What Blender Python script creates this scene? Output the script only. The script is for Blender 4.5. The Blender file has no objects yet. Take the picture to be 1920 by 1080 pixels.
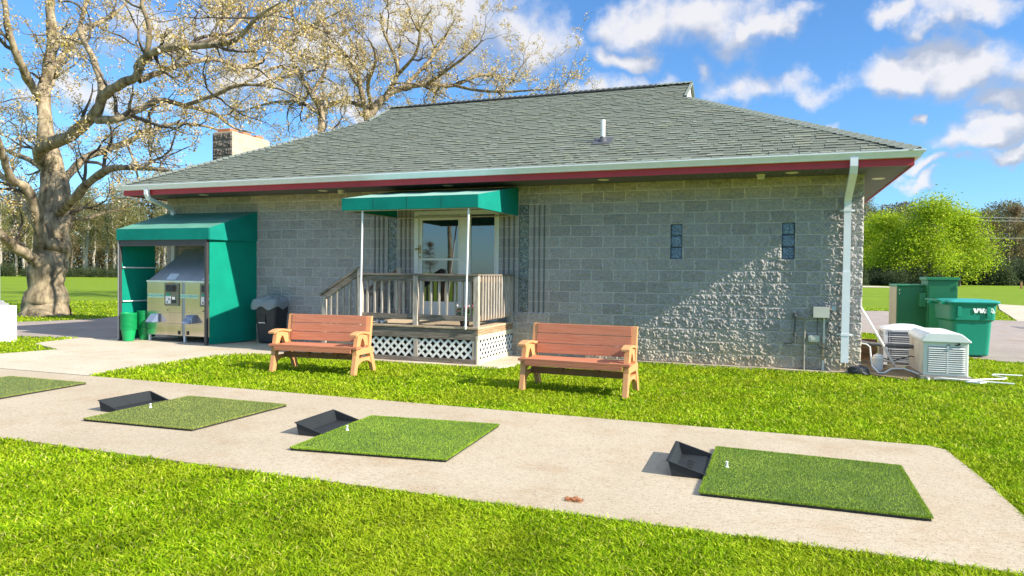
import bpy, bmesh, math, random
import numpy as np
from mathutils import Vector, Matrix
random.seed(7); rng = np.random.default_rng(7)
S = bpy.context.scene
COL = S.collection
R = math.radians

# ------------------------------------------------------------------ camera, sky, sun, exposure
CAMPOS = np.array([-1.3621, -12.5471, 1.5560])
YAW, PITCH, ROLL, FPX = 0.355399, -0.021, 0.0100626, 1312.38
def cam_axes():
    cy, sy, cp, sp = math.cos(YAW), math.sin(YAW), math.cos(PITCH), math.sin(PITCH)
    f = np.array([-sy*cp, cy*cp, sp]); rt = np.array([cy, sy, 0.0]); up = np.cross(rt, f)
    c, s = math.cos(ROLL), math.sin(ROLL)
    return c*rt + s*up, -s*rt + c*up, f
AR, AU, AF = cam_axes()
cd = bpy.data.cameras.new('camera'); cam = bpy.data.objects.new('camera', cd); COL.objects.link(cam)
cd.sensor_width = 36; cd.lens = 36*FPX/1920; cd.clip_start = 0.05; cd.clip_end = 5000
cam.matrix_world = Matrix(((AR[0], AU[0], -AF[0], CAMPOS[0]), (AR[1], AU[1], -AF[1], CAMPOS[1]), (AR[2], AU[2], -AF[2], CAMPOS[2]), (0, 0, 0, 1)))
S.camera = cam
S.view_settings.view_transform = 'Standard'; S.view_settings.look = 'None'; S.view_settings.gamma = 1
S.view_settings.exposure = 0.94
S.render.engine = 'CYCLES'
S.cycles.max_bounces = 6; S.cycles.diffuse_bounces = 4; S.cycles.transparent_max_bounces = 8

SUN_TO = Vector((1.0, -0.150, 0.62)).normalized()
sun = bpy.data.lights.new('sun', 'SUN'); sun.energy = 5.0; sun.angle = R(0.53); sun.color = (1.0, 0.93, 0.80)
so = bpy.data.objects.new('sun', sun); COL.objects.link(so)
so.rotation_euler = SUN_TO.to_track_quat('Z', 'Y').to_euler(); so.location = (20, -5, 20)

W = bpy.data.worlds.new('World'); S.world = W; W.use_nodes = True
nt = W.node_tree; nt.nodes.clear()
def wn(t, **k):
    n = nt.nodes.new(t)
    for a, b in k.items(): setattr(n, a, b)
    return n
def wl(a, b): nt.links.new(a, b)
def wmath(op, a, b=None, c=None, clamp=False):
    n = wn('ShaderNodeMath', operation=op, use_clamp=clamp)
    for i, v in enumerate((a, b, c)):
        if v is None: continue
        if isinstance(v, (int, float)): n.inputs[i].default_value = v
        else: wl(v, n.inputs[i])
    return n.outputs[0]
sky = wn('ShaderNodeTexSky', sky_type='NISHITA', sun_disc=False)
sky.sun_elevation = math.asin(SUN_TO.z); sky.sun_rotation = math.atan2(SUN_TO.x, SUN_TO.y)
sky.air_density = 1.0; sky.dust_density = 0.4; sky.ozone_density = 2.5; sky.altitude = 200
tc = wn('ShaderNodeTexCoord')
nrm = wn('ShaderNodeVectorMath', operation='NORMALIZE'); wl(tc.outputs['Generated'], nrm.inputs[0])
# clouds: a few cumulus heaps at their own places in the sky, plus thin scattered ones
CLOUDS = [  # direction x, y, z, radius, flatness
]
def skydir(px, py):
    d = AF + AR*(px-960)/FPX - AU*(py-540)/FPX
    return d/np.linalg.norm(d)
for (px, py, r, fl) in [(850, 30, .13, 1.5), (960, 80, .10, 1.7), (740, 60, .10, 1.6), (1200, 40, .10, 1.8), (1330, 45, .13, 1.8), (1450, 40, .06, 1.7),
                        (1150, 105, .06, 2.2), (1370, 165, .07, 1.7), (1540, 165, .09, 1.9), (1690, 130, .095, 1.9), (1830, 125, .10, 2.0), (1930, 185, .07, 2.2),
                        (1800, 22, .09, 2.2), (1690, 15, .06, 2.0), (1150, 165, .09, 2.6), (1880, 240, .07, 2.4), (1790, 292, .05, 3.), (1915, 285, .04, 1.6), (1560, 250, .05, 3.5),
                        (620, 110, .09, 1.8), (640, 200, .07, 2.0), (330, 60, .10, 2.2), (160, 190, .09, 2.4), (460, 150, .07, 2.), (1720, 215, .02, 2.), (1750, 330, .05, 3.5), (1660, 320, .04, 3.)]:
    d = skydir(px, py); CLOUDS.append((d[0], d[1], d[2], r*(.86 if px > 1100 else 1), fl*1.1))
nz1 = wn('ShaderNodeTexNoise'); nz1.inputs['Scale'].default_value = 11; nz1.inputs['Detail'].default_value = 8; nz1.inputs['Roughness'].default_value = .62
wl(nrm.outputs[0], nz1.inputs['Vector'])
# a wandering offset makes the heaps' outlines billow
nzv = wn('ShaderNodeTexNoise'); nzv.inputs['Scale'].default_value = 13; nzv.inputs['Detail'].default_value = 6
wl(nrm.outputs[0], nzv.inputs['Vector'])
off = wn('ShaderNodeVectorMath', operation='MULTIPLY_ADD'); wl(nzv.outputs['Color'], off.inputs[0]); off.inputs[1].default_value = (.17, .17, .12); wl(nrm.outputs[0], off.inputs[2])
off2 = wn('ShaderNodeVectorMath', operation='SUBTRACT'); wl(off.outputs[0], off2.inputs[0]); off2.inputs[1].default_value = (.085, .085, .06)
def field(vec_out, dz=0.0):
    cur = None
    for (x, y, z, r, fl) in CLOUDS:
        s = wn('ShaderNodeVectorMath', operation='SUBTRACT'); wl(vec_out, s.inputs[0]); s.inputs[1].default_value = (x, y, z - dz)
        m = wn('ShaderNodeVectorMath', operation='MULTIPLY'); wl(s.outputs[0], m.inputs[0]); m.inputs[1].default_value = (1, 1, fl)
        l = wn('ShaderNodeVectorMath', operation='LENGTH'); wl(m.outputs[0], l.inputs[0])
        v = wmath('MULTIPLY_ADD', l.outputs['Value'], -1.0/r, 1.0)
        cur = v if cur is None else wmath('SMOOTH_MAX', cur, v, 0.10)
    return cur
dens = field(off2.outputs[0])
d1 = wmath('MULTIPLY_ADD', nz1.outputs['Fac'], 1.9, -0.97)
d2 = wmath('ADD', dens, d1)
scat = wn('ShaderNodeTexNoise'); scat.inputs['Scale'].default_value = 3.2; scat.inputs['Detail'].default_value = 9; scat.inputs['Roughness'].default_value = .6
mp = wn('ShaderNodeMapping'); mp.inputs['Scale'].default_value = (1, 1, 2.6); mp.inputs['Location'].default_value = (3, 1, 5); wl(nrm.outputs[0], mp.inputs['Vector']); wl(mp.outputs[0], scat.inputs['Vector'])
d3 = wmath('MULTIPLY_ADD', scat.outputs['Fac'], 2.0, -1.22)
d4 = wmath('MAXIMUM', d2, d3)
mask = wn('ShaderNodeMapRange', interpolation_type='SMOOTHSTEP'); wl(d4, mask.inputs['Value'])
mask.inputs['From Min'].default_value = 0.0; mask.inputs['From Max'].default_value = 0.72
# underside shade: thick and low parts of a heap are greyer
up = field(off2.outputs[0], 0.035)
sh = wmath('SUBTRACT', up, dens)
shm = wn('ShaderNodeMapRange'); wl(wmath('MULTIPLY_ADD', nz1.outputs['Fac'], .9, sh), shm.inputs['Value'])
shm.inputs['From Min'].default_value = 0.15; shm.inputs['From Max'].default_value = 0.70
ccol = wn('ShaderNodeMix', data_type='RGBA'); wl(shm.outputs[0], ccol.inputs['Factor'])
ccol.inputs[6].default_value = (3.75, 3.7, 3.8, 1); ccol.inputs[7].default_value = (1.95, 2.2, 2.75, 1)
skyc = wn('ShaderNodeMix', data_type='RGBA', blend_type='MULTIPLY'); skyc.inputs['Factor'].default_value = 1
wl(sky.outputs[0], skyc.inputs[6]); skyc.inputs[7].default_value = (.43, .67, .88, 1)
mx = wn('ShaderNodeMix', data_type='RGBA'); wl(wmath('MULTIPLY', mask.outputs[0], .93), mx.inputs['Factor'])
wl(skyc.outputs[2], mx.inputs[6]); wl(ccol.outputs[2], mx.inputs[7])
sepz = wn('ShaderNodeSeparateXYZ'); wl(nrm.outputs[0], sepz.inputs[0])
fill_veil = wn('ShaderNodeMapRange', interpolation_type='SMOOTHSTEP'); wl(sepz.outputs['Z'], fill_veil.inputs['Value']); fill_veil.inputs['From Min'].default_value = .48; fill_veil.inputs['From Max'].default_value = .66  # unseen bright sky overhead, added for fill light
mx2 = wn('ShaderNodeMix', data_type='RGBA'); wl(wmath('MULTIPLY', fill_veil.outputs[0], .85), mx2.inputs['Factor']); wl(mx.outputs[2], mx2.inputs[6]); mx2.inputs[7].default_value = (3.4, 4.0, 5.2, 1)
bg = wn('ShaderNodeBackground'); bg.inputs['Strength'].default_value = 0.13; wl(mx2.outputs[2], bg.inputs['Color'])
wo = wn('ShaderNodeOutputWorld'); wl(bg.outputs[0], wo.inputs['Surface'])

# ------------------------------------------------------------------ materials
MATS = {}
def mat(name, col, rough=.7, metal=0., var=.12, vscale=6., bump=0., bscale=60., spec=.5, col2=None, stretch=(1, 1, 1), attr=None, trans=0., coords='Object', detail=6, ior=None, darkspots=0., island=0.):
    if name in MATS: return MATS[name]
    m = bpy.data.materials.new(name); m.use_nodes = True; t = m.node_tree; L = t.links
    b = t.nodes['Principled BSDF']
    b.inputs['Roughness'].default_value = rough; b.inputs['Metallic'].default_value = metal
    b.inputs['Specular IOR Level'].default_value = spec
    if ior: b.inputs['IOR'].default_value = ior
    c = t.nodes.new('ShaderNodeTexCoord'); mpn = t.nodes.new('ShaderNodeMapping'); mpn.inputs['Scale'].default_value = stretch
    L.new(c.outputs[coords], mpn.inputs[0])
    n = t.nodes.new('ShaderNodeTexNoise'); n.inputs['Scale'].default_value = vscale; n.inputs['Detail'].default_value = detail; n.inputs['Roughness'].default_value = .6
    L.new(mpn.outputs[0], n.inputs['Vector'])
    mr = t.nodes.new('ShaderNodeMapRange'); mr.inputs['From Min'].default_value = .3; mr.inputs['From Max'].default_value = .7
    L.new(n.outputs['Fac'], mr.inputs['Value'])
    mixn = t.nodes.new('ShaderNodeMix'); mixn.data_type = 'RGBA'; L.new(mr.outputs[0], mixn.inputs['Factor'])
    a = tuple(max(0, v*(1-var)) for v in col); d = tuple(min(1, v*(1+var)) for v in (col2 or col))
    mixn.inputs[6].default_value = (*a, 1); mixn.inputs[7].default_value = (*d, 1)
    out = mixn.outputs[2]
    if attr:
        at = t.nodes.new('ShaderNodeAttribute'); at.attribute_name = attr
        mm = t.nodes.new('ShaderNodeMix'); mm.data_type = 'RGBA'; mm.blend_type = 'MULTIPLY'; mm.inputs['Factor'].default_value = 1
        L.new(out, mm.inputs[6]); L.new(at.outputs['Color'], mm.inputs[7]); out = mm.outputs[2]
    L.new(out, b.inputs['Base Color'])
    if bump:
        n2 = t.nodes.new('ShaderNodeTexNoise'); n2.inputs['Scale'].default_value = bscale; n2.inputs['Detail'].default_value = 5
        L.new(mpn.outputs[0], n2.inputs['Vector'])
        bp = t.nodes.new('ShaderNodeBump'); bp.inputs['Strength'].default_value = bump; bp.inputs['Distance'].default_value = .01
        L.new(n2.outputs['Fac'], bp.inputs['Height']); L.new(bp.outputs[0], b.inputs['Normal'])
    if trans:
        tr = t.nodes.new('ShaderNodeBsdfTranslucent'); L.new(out, tr.inputs['Color'])
        ms = t.nodes.new('ShaderNodeMixShader'); ms.inputs[0].default_value = trans
        L.new(b.outputs[0], ms.inputs[1]); L.new(tr.outputs[0], ms.inputs[2])
        L.new(ms.outputs[0], t.nodes['Material Output'].inputs['Surface'])
    MATS[name] = m
    return m

# ------------------------------------------------------------------ mesh helpers
class MB:
    def __init__(s): s.v = []; s.f = []
    def add(s, vs, fs):
        o = len(s.v); s.v += [tuple(p) for p in vs]; s.f += [tuple(i+o for i in f) for f in fs]
    def box(s, x0, x1, y0, y1, z0, z1):
        s.add([(x0, y0, z0), (x1, y0, z0), (x1, y1, z0), (x0, y1, z0), (x0, y0, z1), (x1, y0, z1), (x1, y1, z1), (x0, y1, z1)],
              [(0, 3, 2, 1), (4, 5, 6, 7), (0, 1, 5, 4), (1, 2, 6, 5), (2, 3, 7, 6), (3, 0, 4, 7)]); return s
    def beam(s, a, b, w, h, upv=(0, 0, 1)):
        a, b = Vector(a), Vector(b); d = (b-a).normalized(); u = Vector(upv)
        sd = d.cross(u).normalized()*w/2; u2 = sd.cross(d).normalized()*h/2
        vs = [a-sd-u2, a+sd-u2, a+sd+u2, a-sd+u2, b-sd-u2, b+sd-u2, b+sd+u2, b-sd+u2]
        s.add(vs, [(0, 1, 2, 3), (7, 6, 5, 4), (0, 4, 5, 1), (1, 5, 6, 2), (2, 6, 7, 3), (3, 7, 4, 0)]); return s
    def tube(s, pts, rad, n=8, cap=True):
        pts = [Vector(p) for p in pts]
        if isinstance(rad, (int, float)): rad = [rad]*len(pts)
        o = len(s.v); up = Vector((0.13, 0.21, 1))
        for i, p in enumerate(pts):
            d = (pts[min(i+1, len(pts)-1)]-pts[max(i-1, 0)])
            if d.length < 1e-9: d = Vector((0, 0, 1))
            d.normalize()
            if i == 0 or True:
                u = (pu-d*pu.dot(d)) if i else d.cross(up)
                if u.length < .05: u = d.cross(Vector((1, 0, 0)))
                u.normalize(); pu = u; w = d.cross(u)
            for k in range(n):
                a = 2*math.pi*k/n
                q = p+(u*math.cos(a)+w*math.sin(a))*rad[i]; s.v.append((q.x, q.y, q.z))
        for i in range(len(pts)-1):
            for k in range(n):
                k2 = (k+1) % n
                s.f.append((o+i*n+k, o+i*n+k2, o+(i+1)*n+k2, o+(i+1)*n+k))
        if cap:
            s.f.append(tuple(o+k for k in range(n))[::-1]); s.f.append(tuple(o+(len(pts)-1)*n+k for k in range(n)))
        return s
    def prism(s, poly, a, b, axis='x'):
        # poly: list of 2D points; extruded along axis between a and b
        def P(p, t):
            if axis == 'x': return (t, p[0], p[1])
            if axis == 'y': return (p[0], t, p[1])
            return (p[0], p[1], t)
        n = len(poly)
        vs = [P(p, a) for p in poly]+[P(p, b) for p in poly]
        fs = [tuple(range(n)), tuple(range(2*n-1, n-1, -1))]+[(i, i+n, (i+1) % n+n, (i+1) % n) for i in range(n)]
        s.add(vs, fs); return s
    def lathe(s, prof, n=24, c=(0, 0, 0)):
        o = len(s.v)
        for (r, z) in prof:
            for k in range(n):
                a = 2*math.pi*k/n; s.v.append((c[0]+r*math.cos(a), c[1]+r*math.sin(a), c[2]+z))
        for i in range(len(prof)-1):
            for k in range(n):
                k2 = (k+1) % n; s.f.append((o+i*n+k, o+i*n+k2, o+(i+1)*n+k2, o+(i+1)*n+k))
        return s
    def loft(s, rings):
        o = len(s.v); n = len(rings[0])
        for r in rings: s.v += [tuple(p) for p in r]
        for i in range(len(rings)-1):
            for k in range(n):
                k2 = (k+1) % n; s.f.append((o+i*n+k, o+i*n+k2, o+(i+1)*n+k2, o+(i+1)*n+k))
        s.f.append(tuple(o+k for k in range(n))[::-1]); s.f.append(tuple(o+(len(rings)-1)*n+k for k in range(n)))
        return s
    def build(s, name, m, parent=None, smooth=False, bevel=0., T=None):
        me = bpy.data.meshes.new(name); vs = s.v
        if T is not None: vs = [tuple(T @ Vector(p)) for p in vs]
        me.from_pydata(vs, [], s.f)
        bm = bmesh.new(); bm.from_mesh(me); bmesh.ops.recalc_face_normals(bm, faces=bm.faces[:])
        if bevel:
            es = [e for e in bm.edges if len(e.link_faces) == 2 and e.calc_face_angle(0) > .6]
            bmesh.ops.bevel(bm, geom=es, offset=bevel, segments=2, affect='EDGES', profile=.6, clamp_overlap=True)
        bm.to_mesh(me); bm.free()
        if smooth: me.polygons.foreach_set('use_smooth', [True]*len(me.polygons))
        me.materials.append(m)
        o = bpy.data.objects.new(name, me); COL.objects.link(o)
        if parent is not None: o.parent = parent
        return o
def npmesh(name, V, F, m, parent=None, smooth=False, cols=None):
    me = bpy.data.meshes.new(name); V = np.asarray(V, np.float32); F = np.asarray(F, np.int32); k = F.shape[1]
    me.vertices.add(len(V)); me.vertices.foreach_set('co', V.ravel())
    me.loops.add(F.size); me.loops.foreach_set('vertex_index', F.ravel())
    me.polygons.add(len(F)); me.polygons.foreach_set('loop_start', np.arange(0, F.size, k, dtype=np.int32))
    me.polygons.foreach_set('loop_total', np.full(len(F), k, np.int32))
    me.update(calc_edges=True)
    if smooth: me.polygons.foreach_set('use_smooth', np.ones(len(F), bool))
    if cols is not None:
        ca = me.color_attributes.new('tone', 'FLOAT_COLOR', 'POINT')
        c = np.ones((len(V), 4), np.float32); c[:, :3] = cols if cols.ndim == 2 else cols[:, None]; ca.data.foreach_set('color', c.ravel())
    me.materials.append(m)
    o = bpy.data.objects.new(name, me); COL.objects.link(o)
    if parent is not None: o.parent = parent
    return o
def empty(name, loc=(0, 0, 0), rz=0.):
    o = bpy.data.objects.new(name, None); COL.objects.link(o); o.location = loc; o.rotation_euler = (0, 0, rz); o.empty_display_size = .2
    return o
def tag(o, label=None, cat=None, group=None, kind=None):
    if label: o['label'] = label
    if cat: o['category'] = cat
    if group: o['group'] = group
    if kind: o['kind'] = kind
    return o
def kids(o): return [c for c in bpy.data.objects if c.parent == o]
def copy_tree(o, parent=None):
    c = o.copy(); COL.objects.link(c)
    if parent is not None: c.parent = parent
    for ch in kids(o): copy_tree(ch, c)
    return c
def vnoise(x, y, seed=0):
    xi = np.floor(x).astype(np.int64); yi = np.floor(y).astype(np.int64); fx = x-xi; fy = y-yi
    fx = fx*fx*(3-2*fx); fy = fy*fy*(3-2*fy)
    def h(a, b):
        n = (a*374761393+b*668265263+seed*1442695041) & 0xffffffff
        n = ((n ^ (n >> 13))*1274126177) & 0xffffffff
        return ((n ^ (n >> 16)) & 0xffff)/65535.0
    return (h(xi, yi)*(1-fx)+h(xi+1, yi)*fx)*(1-fy)+(h(xi, yi+1)*(1-fx)+h(xi+1, yi+1)*fx)*fy
def inpoly(x, y, poly):
    ins = np.zeros(x.shape, bool); n = len(poly); j = n-1
    for i in range(n):
        xi, yi = poly[i]; xj, yj = poly[j]
        c = ((yi > y) != (yj > y)) & (x < (xj-xi)*(y-yi)/((yj-yi)+1e-12)+xi)
        ins ^= c; j = i
    return ins
def text_mesh(name, txt, size, m, parent, loc, rot, extrude=.001):
    cu = bpy.data.curves.new(name, 'FONT'); cu.body = txt; cu.size = size; cu.extrude = extrude; cu.align_x = 'CENTER'; cu.align_y = 'CENTER'
    ob = bpy.data.objects.new(name, cu); COL.objects.link(ob)
    dg = bpy.context.evaluated_depsgraph_get(); me = bpy.data.meshes.new_from_object(ob.evaluated_get(dg))
    bpy.data.objects.remove(ob)
    me.materials.clear(); me.materials.append(m)
    o = bpy.data.objects.new(name, me); COL.objects.link(o); o.parent = parent; o.location = loc; o.rotation_euler = rot
    return o
def TW(root): return Matrix.Translation(-Vector(root.location))

# ------------------------------------------------------------------ ground, paths, roads
PATH = [(-60, -8.2), (.17, -8.2), (.205, -7.2), (.19, -6.3), (.13, -5.32), (.02, -5.2), (-60, -5.2)]
SLAB = [(-19.5, -5.2), (-10.62, -5.2), (-10.83, -4.95), (-10.93, -3.6), (-10.93, -2.5), (-10.8, -2.1), (-10.5, -1.93), (-9.9, -1.9), (-5.95, -1.9), (-5.6, -1.75), (-5.42, -1.37), (-5.5, -.6), (-5.68, -.12), (-5.68, .3), (-15.2, .3), (-15.2, -1.06), (-16.0, -1.1), (-15.8, -2.15), (-15.6, -2.45), (-14.25, -2.95), (-14.5, -3.95), (-19.5, -4.25)]
DRIVE_L = [(-15.2, .3), (-15.2, -1.06), (-16.0, -1.1), (-17.5, -1.38), (-19, -1.6), (-26, -2.4), (-60, -6), (-60, -3.2), (-26, -.4), (-22.3, .8), (-21.9, 1.6), (-21.4, 2.7), (-21.3, 3.7), (-21.8, 5), (-25, 30), (-30, 60), (-24, 60), (-17, 30), (-15.4, 10)]
DRIVE_R = [(-10, 9.6), (-10, 23), (2.6, 23), (3.5, 23.5), (5.6, 18.1), (7.1, 17.9), (34, 13), (34, -3), (12, 1.0), (6, 2.2), (3.4, 2.72), (2.7, 2.95), (2.1, 3.55), (1.75, 5.5), (1.3, 9.0), (.4, 9.6)]
WALK_R = [(7.1, 17.95), (34, 13.05), (60, 30), (60, 38), (12.3, 34.6), (11.4, 37.0), (9.4, 29)]
FAR_WALK = [(-30, 104), (15, 104), (17, 112), (15, 121), (-30, 126)]
g = MB(); g.add([(-1500, -1500, -.03), (1500, -1500, -.03), (1500, 1500, -.03), (-1500, 1500, -.03)], [(0, 1, 2, 3)])
def grass_mat(name, c1, c2, c3, s1, s2):
    m = bpy.data.materials.new(name); m.use_nodes = True; t = m.node_tree; L = t.links; b = t.nodes['Principled BSDF']; b.inputs['Roughness'].default_value = .9; b.inputs['Specular IOR Level'].default_value = .15
    c = t.nodes.new('ShaderNodeTexCoord')
    def nz(sc, d=6, st=None):
        n = t.nodes.new('ShaderNodeTexNoise'); n.inputs['Scale'].default_value = sc; n.inputs['Detail'].default_value = d
        if st:
            mp_ = t.nodes.new('ShaderNodeMapping'); mp_.inputs['Scale'].default_value = st; mp_.inputs['Rotation'].default_value = (0, 0, .2); L.new(c.outputs['Object'], mp_.inputs[0]); L.new(mp_.outputs[0], n.inputs['Vector'])
        else: L.new(c.outputs['Object'], n.inputs['Vector'])
        r = t.nodes.new('ShaderNodeMapRange'); r.inputs['From Min'].default_value = .33; r.inputs['From Max'].default_value = .67; L.new(n.outputs['Fac'], r.inputs['Value']); return r.outputs[0]
    def mx_(f, a, bb):
        x = t.nodes.new('ShaderNodeMix'); x.data_type = 'RGBA'; L.new(f, x.inputs['Factor'])
        for i, q in ((6, a), (7, bb)):
            if isinstance(q, tuple): x.inputs[i].default_value = (*q, 1)
            else: L.new(q, x.inputs[i])
        return x.outputs[2]
    o1 = mx_(nz(s1), c1, c2); o2 = mx_(nz(s2, 8), o1, c3)
    # darker bands across the far field
    w = nz(.09, 2, (.35, 1.8, 1)); o3 = t.nodes.new('ShaderNodeMix'); o3.data_type = 'RGBA'; o3.blend_type = 'MULTIPLY'; L.new(w, o3.inputs['Factor']); L.new(o2, o3.inputs[6]); o3.inputs[7].default_value = (.82, .88, .8, 1)
    L.new(o3.outputs[2], b.inputs['Base Color'])
    n2 = t.nodes.new('ShaderNodeTexNoise'); n2.inputs['Scale'].default_value = 30; n2.inputs['Detail'].default_value = 8; L.new(c.outputs['Object'], n2.inputs['Vector'])
    bp = t.nodes.new('ShaderNodeBump'); bp.inputs['Strength'].default_value = .9; bp.inputs['Distance'].default_value = .05; L.new(n2.outputs['Fac'], bp.inputs['Height']); L.new(bp.outputs[0], b.inputs['Normal'])
    return m
GRASS_G = grass_mat('lawn_ground', (.15, .235, .010), (.23, .31, .015), (.18, .26, .012), 1.3, 22)
o = g.build('ground', GRASS_G); tag(o, kind='structure')
def concrete(name, ca, cb, joints=None, speck=75):
    m = bpy.data.materials.new(name); m.use_nodes = True; t = m.node_tree; L = t.links; b = t.nodes['Principled BSDF']; b.inputs['Roughness'].default_value = .9; b.inputs['Specular IOR Level'].default_value = .2
    c = t.nodes.new('ShaderNodeTexCoord')
    def nz(sc, d, lo, hi, st=(1, 1, 1)):
        mp_ = t.nodes.new('ShaderNodeMapping'); mp_.inputs['Scale'].default_value = st; L.new(c.outputs['Object'], mp_.inputs[0])
        n = t.nodes.new('ShaderNodeTexNoise'); n.inputs['Scale'].default_value = sc; n.inputs['Detail'].default_value = d; n.inputs['Roughness'].default_value = .65; L.new(mp_.outputs[0], n.inputs['Vector'])
        r = t.nodes.new('ShaderNodeMapRange'); r.inputs['From Min'].default_value = lo; r.inputs['From Max'].default_value = hi; L.new(n.outputs['Fac'], r.inputs['Value']); return r.outputs[0], n.outputs['Fac']
    def mix(f, a, bb, bt='MIX', k=1.):
        x = t.nodes.new('ShaderNodeMix'); x.data_type = 'RGBA'; x.blend_type = bt
        if k != 1.:
            mm = t.nodes.new('ShaderNodeMath'); mm.operation = 'MULTIPLY'; mm.inputs[1].default_value = k; L.new(f, mm.inputs[0]); f = mm.outputs[0]
        L.new(f, x.inputs['Factor'])
        for i, q in ((6, a), (7, bb)):
            if isinstance(q, tuple): x.inputs[i].default_value = (*q, 1)
            else: L.new(q, x.inputs[i])
        return x.outputs[2]
    big, _ = nz(.7, 5, .35, .65); o_ = mix(big, ca, cb)
    broom, _ = nz(14, 6, .42, .62, (1, 5, 1)); o_ = mix(broom, o_, (.76, .73, .70), 'MULTIPLY', .6)
    sp, sf = nz(speck, 3, .54, .68); o_ = mix(sp, o_, (.45, .40, .37), 'MULTIPLY', .85)
    sp2, _ = nz(speck*.33, 4, .58, .70); o_ = mix(sp2, o_, (.6, .52, .46), 'MULTIPLY', .6)
    st_, _ = nz(1.5, 9, .50, .72); o_ = mix(st_, o_, (.86, .74, .62), 'MULTIPLY', .75)
    L.new(o_, b.inputs['Base Color'])
    bp = t.nodes.new('ShaderNodeBump'); bp.inputs['Strength'].default_value = .5; bp.inputs['Distance'].default_value = .004; L.new(sf, bp.inputs['Height']); L.new(bp.outputs[0], b.inputs['Normal'])
    return m
M_PATH = concrete('broomed_concrete', (.44, .37, .265), (.50, .425, .315))
M_SLAB = concrete('pale_concrete', (.53, .46, .35), (.60, .53, .415))
M_ASPH = concrete('pinkish_aggregate', (.33, .28, .245), (.39, .335, .295), speck=60)
def sheet(name, poly, z, m, thick=.05):
    b = MB(); b.prism(poly, z-thick, z, 'z'); o = b.build(name, m)
    bm = bmesh.new(); bm.from_mesh(o.data); bmesh.ops.triangulate(bm, faces=bm.faces[:]); bm.to_mesh(o.data); bm.free()
    return tag(o, kind='structure')
sheet('path', PATH, .010, M_PATH, .12)
sheet('pavement', SLAB, .004, M_SLAB, .12)
sheet('road', DRIVE_L, -.004, M_ASPH, .12)
sheet('road', DRIVE_R, .0, M_ASPH, .12)
sheet('pavement', WALK_R, .004, M_SLAB, .12)
sheet('path', FAR_WALK, .02, M_SLAB, .12)
# joint line in the concrete path and dirt strip at the wall foot
sheet('path', [(-60, -5.205), (-10.6, -5.205), (-10.6, -5.19), (-60, -5.19)], .0135, mat('joint_dirt', (.10, .085, .07)), .004)
dv = [(-5.4, -.10)] + [(-5.4+i*.25, -.13-.05*random.random()-.03*math.sin(i*.8)) for i in range(1, 20)] + [(-.45, -.12), (.05, -.1), (.05, .02), (-5.4, .02)]
sheet('ground', dv, .016, mat('wall_foot_dirt', (.42, .35, .26), var=.35, vscale=9, bump=.8, bscale=30), .05)
sheet('ground', [(.02, -.15), (.5, -.5), (.78, -.25), (.75, .9), (.55, 1.9), (.02, 2.0)], .018, mat('bare_soil', (.20, .145, .08), var=.5, vscale=7, bump=1., bscale=25), .05)
sheet('road', [(5.9, 13.2), (5.9, 14.3), (34, 10.0), (34, 8.6)], .006, mat('tar_patch', (.17, .15, .14), var=.3), .004)

# small dried clump and pale chalk scuff lying on the path
def clump(name, c, r, n, m, label, cat):
    V = []; F = []
    for i in range(n):
        a = random.random()*6.28; q = r*math.sqrt(random.random()); x = c[0]+math.cos(a)*q*1.4; y = c[1]+math.sin(a)*q*.7; z = .012+random.random()*.012
        t = random.random()*3.14; l = .008+random.random()*.02; dx, dy = math.cos(t)*l, math.sin(t)*l; k = len(V)
        V += [(x-dx, y-dy, z), (x+dx, y+dy, z+.006), (x+dy*.4, y-dx*.4, z+.01)]; F.append((k, k+1, k+2))
    tag(npmesh(name, V, F, m), label, cat)
clump('dried_leaf', (-2.6, -7.96), .05, 90, mat('dried_leaf', (.45, .17, .06)), 'small crumbled rust brown leaf litter on the concrete path', 'dried leaf')

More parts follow.
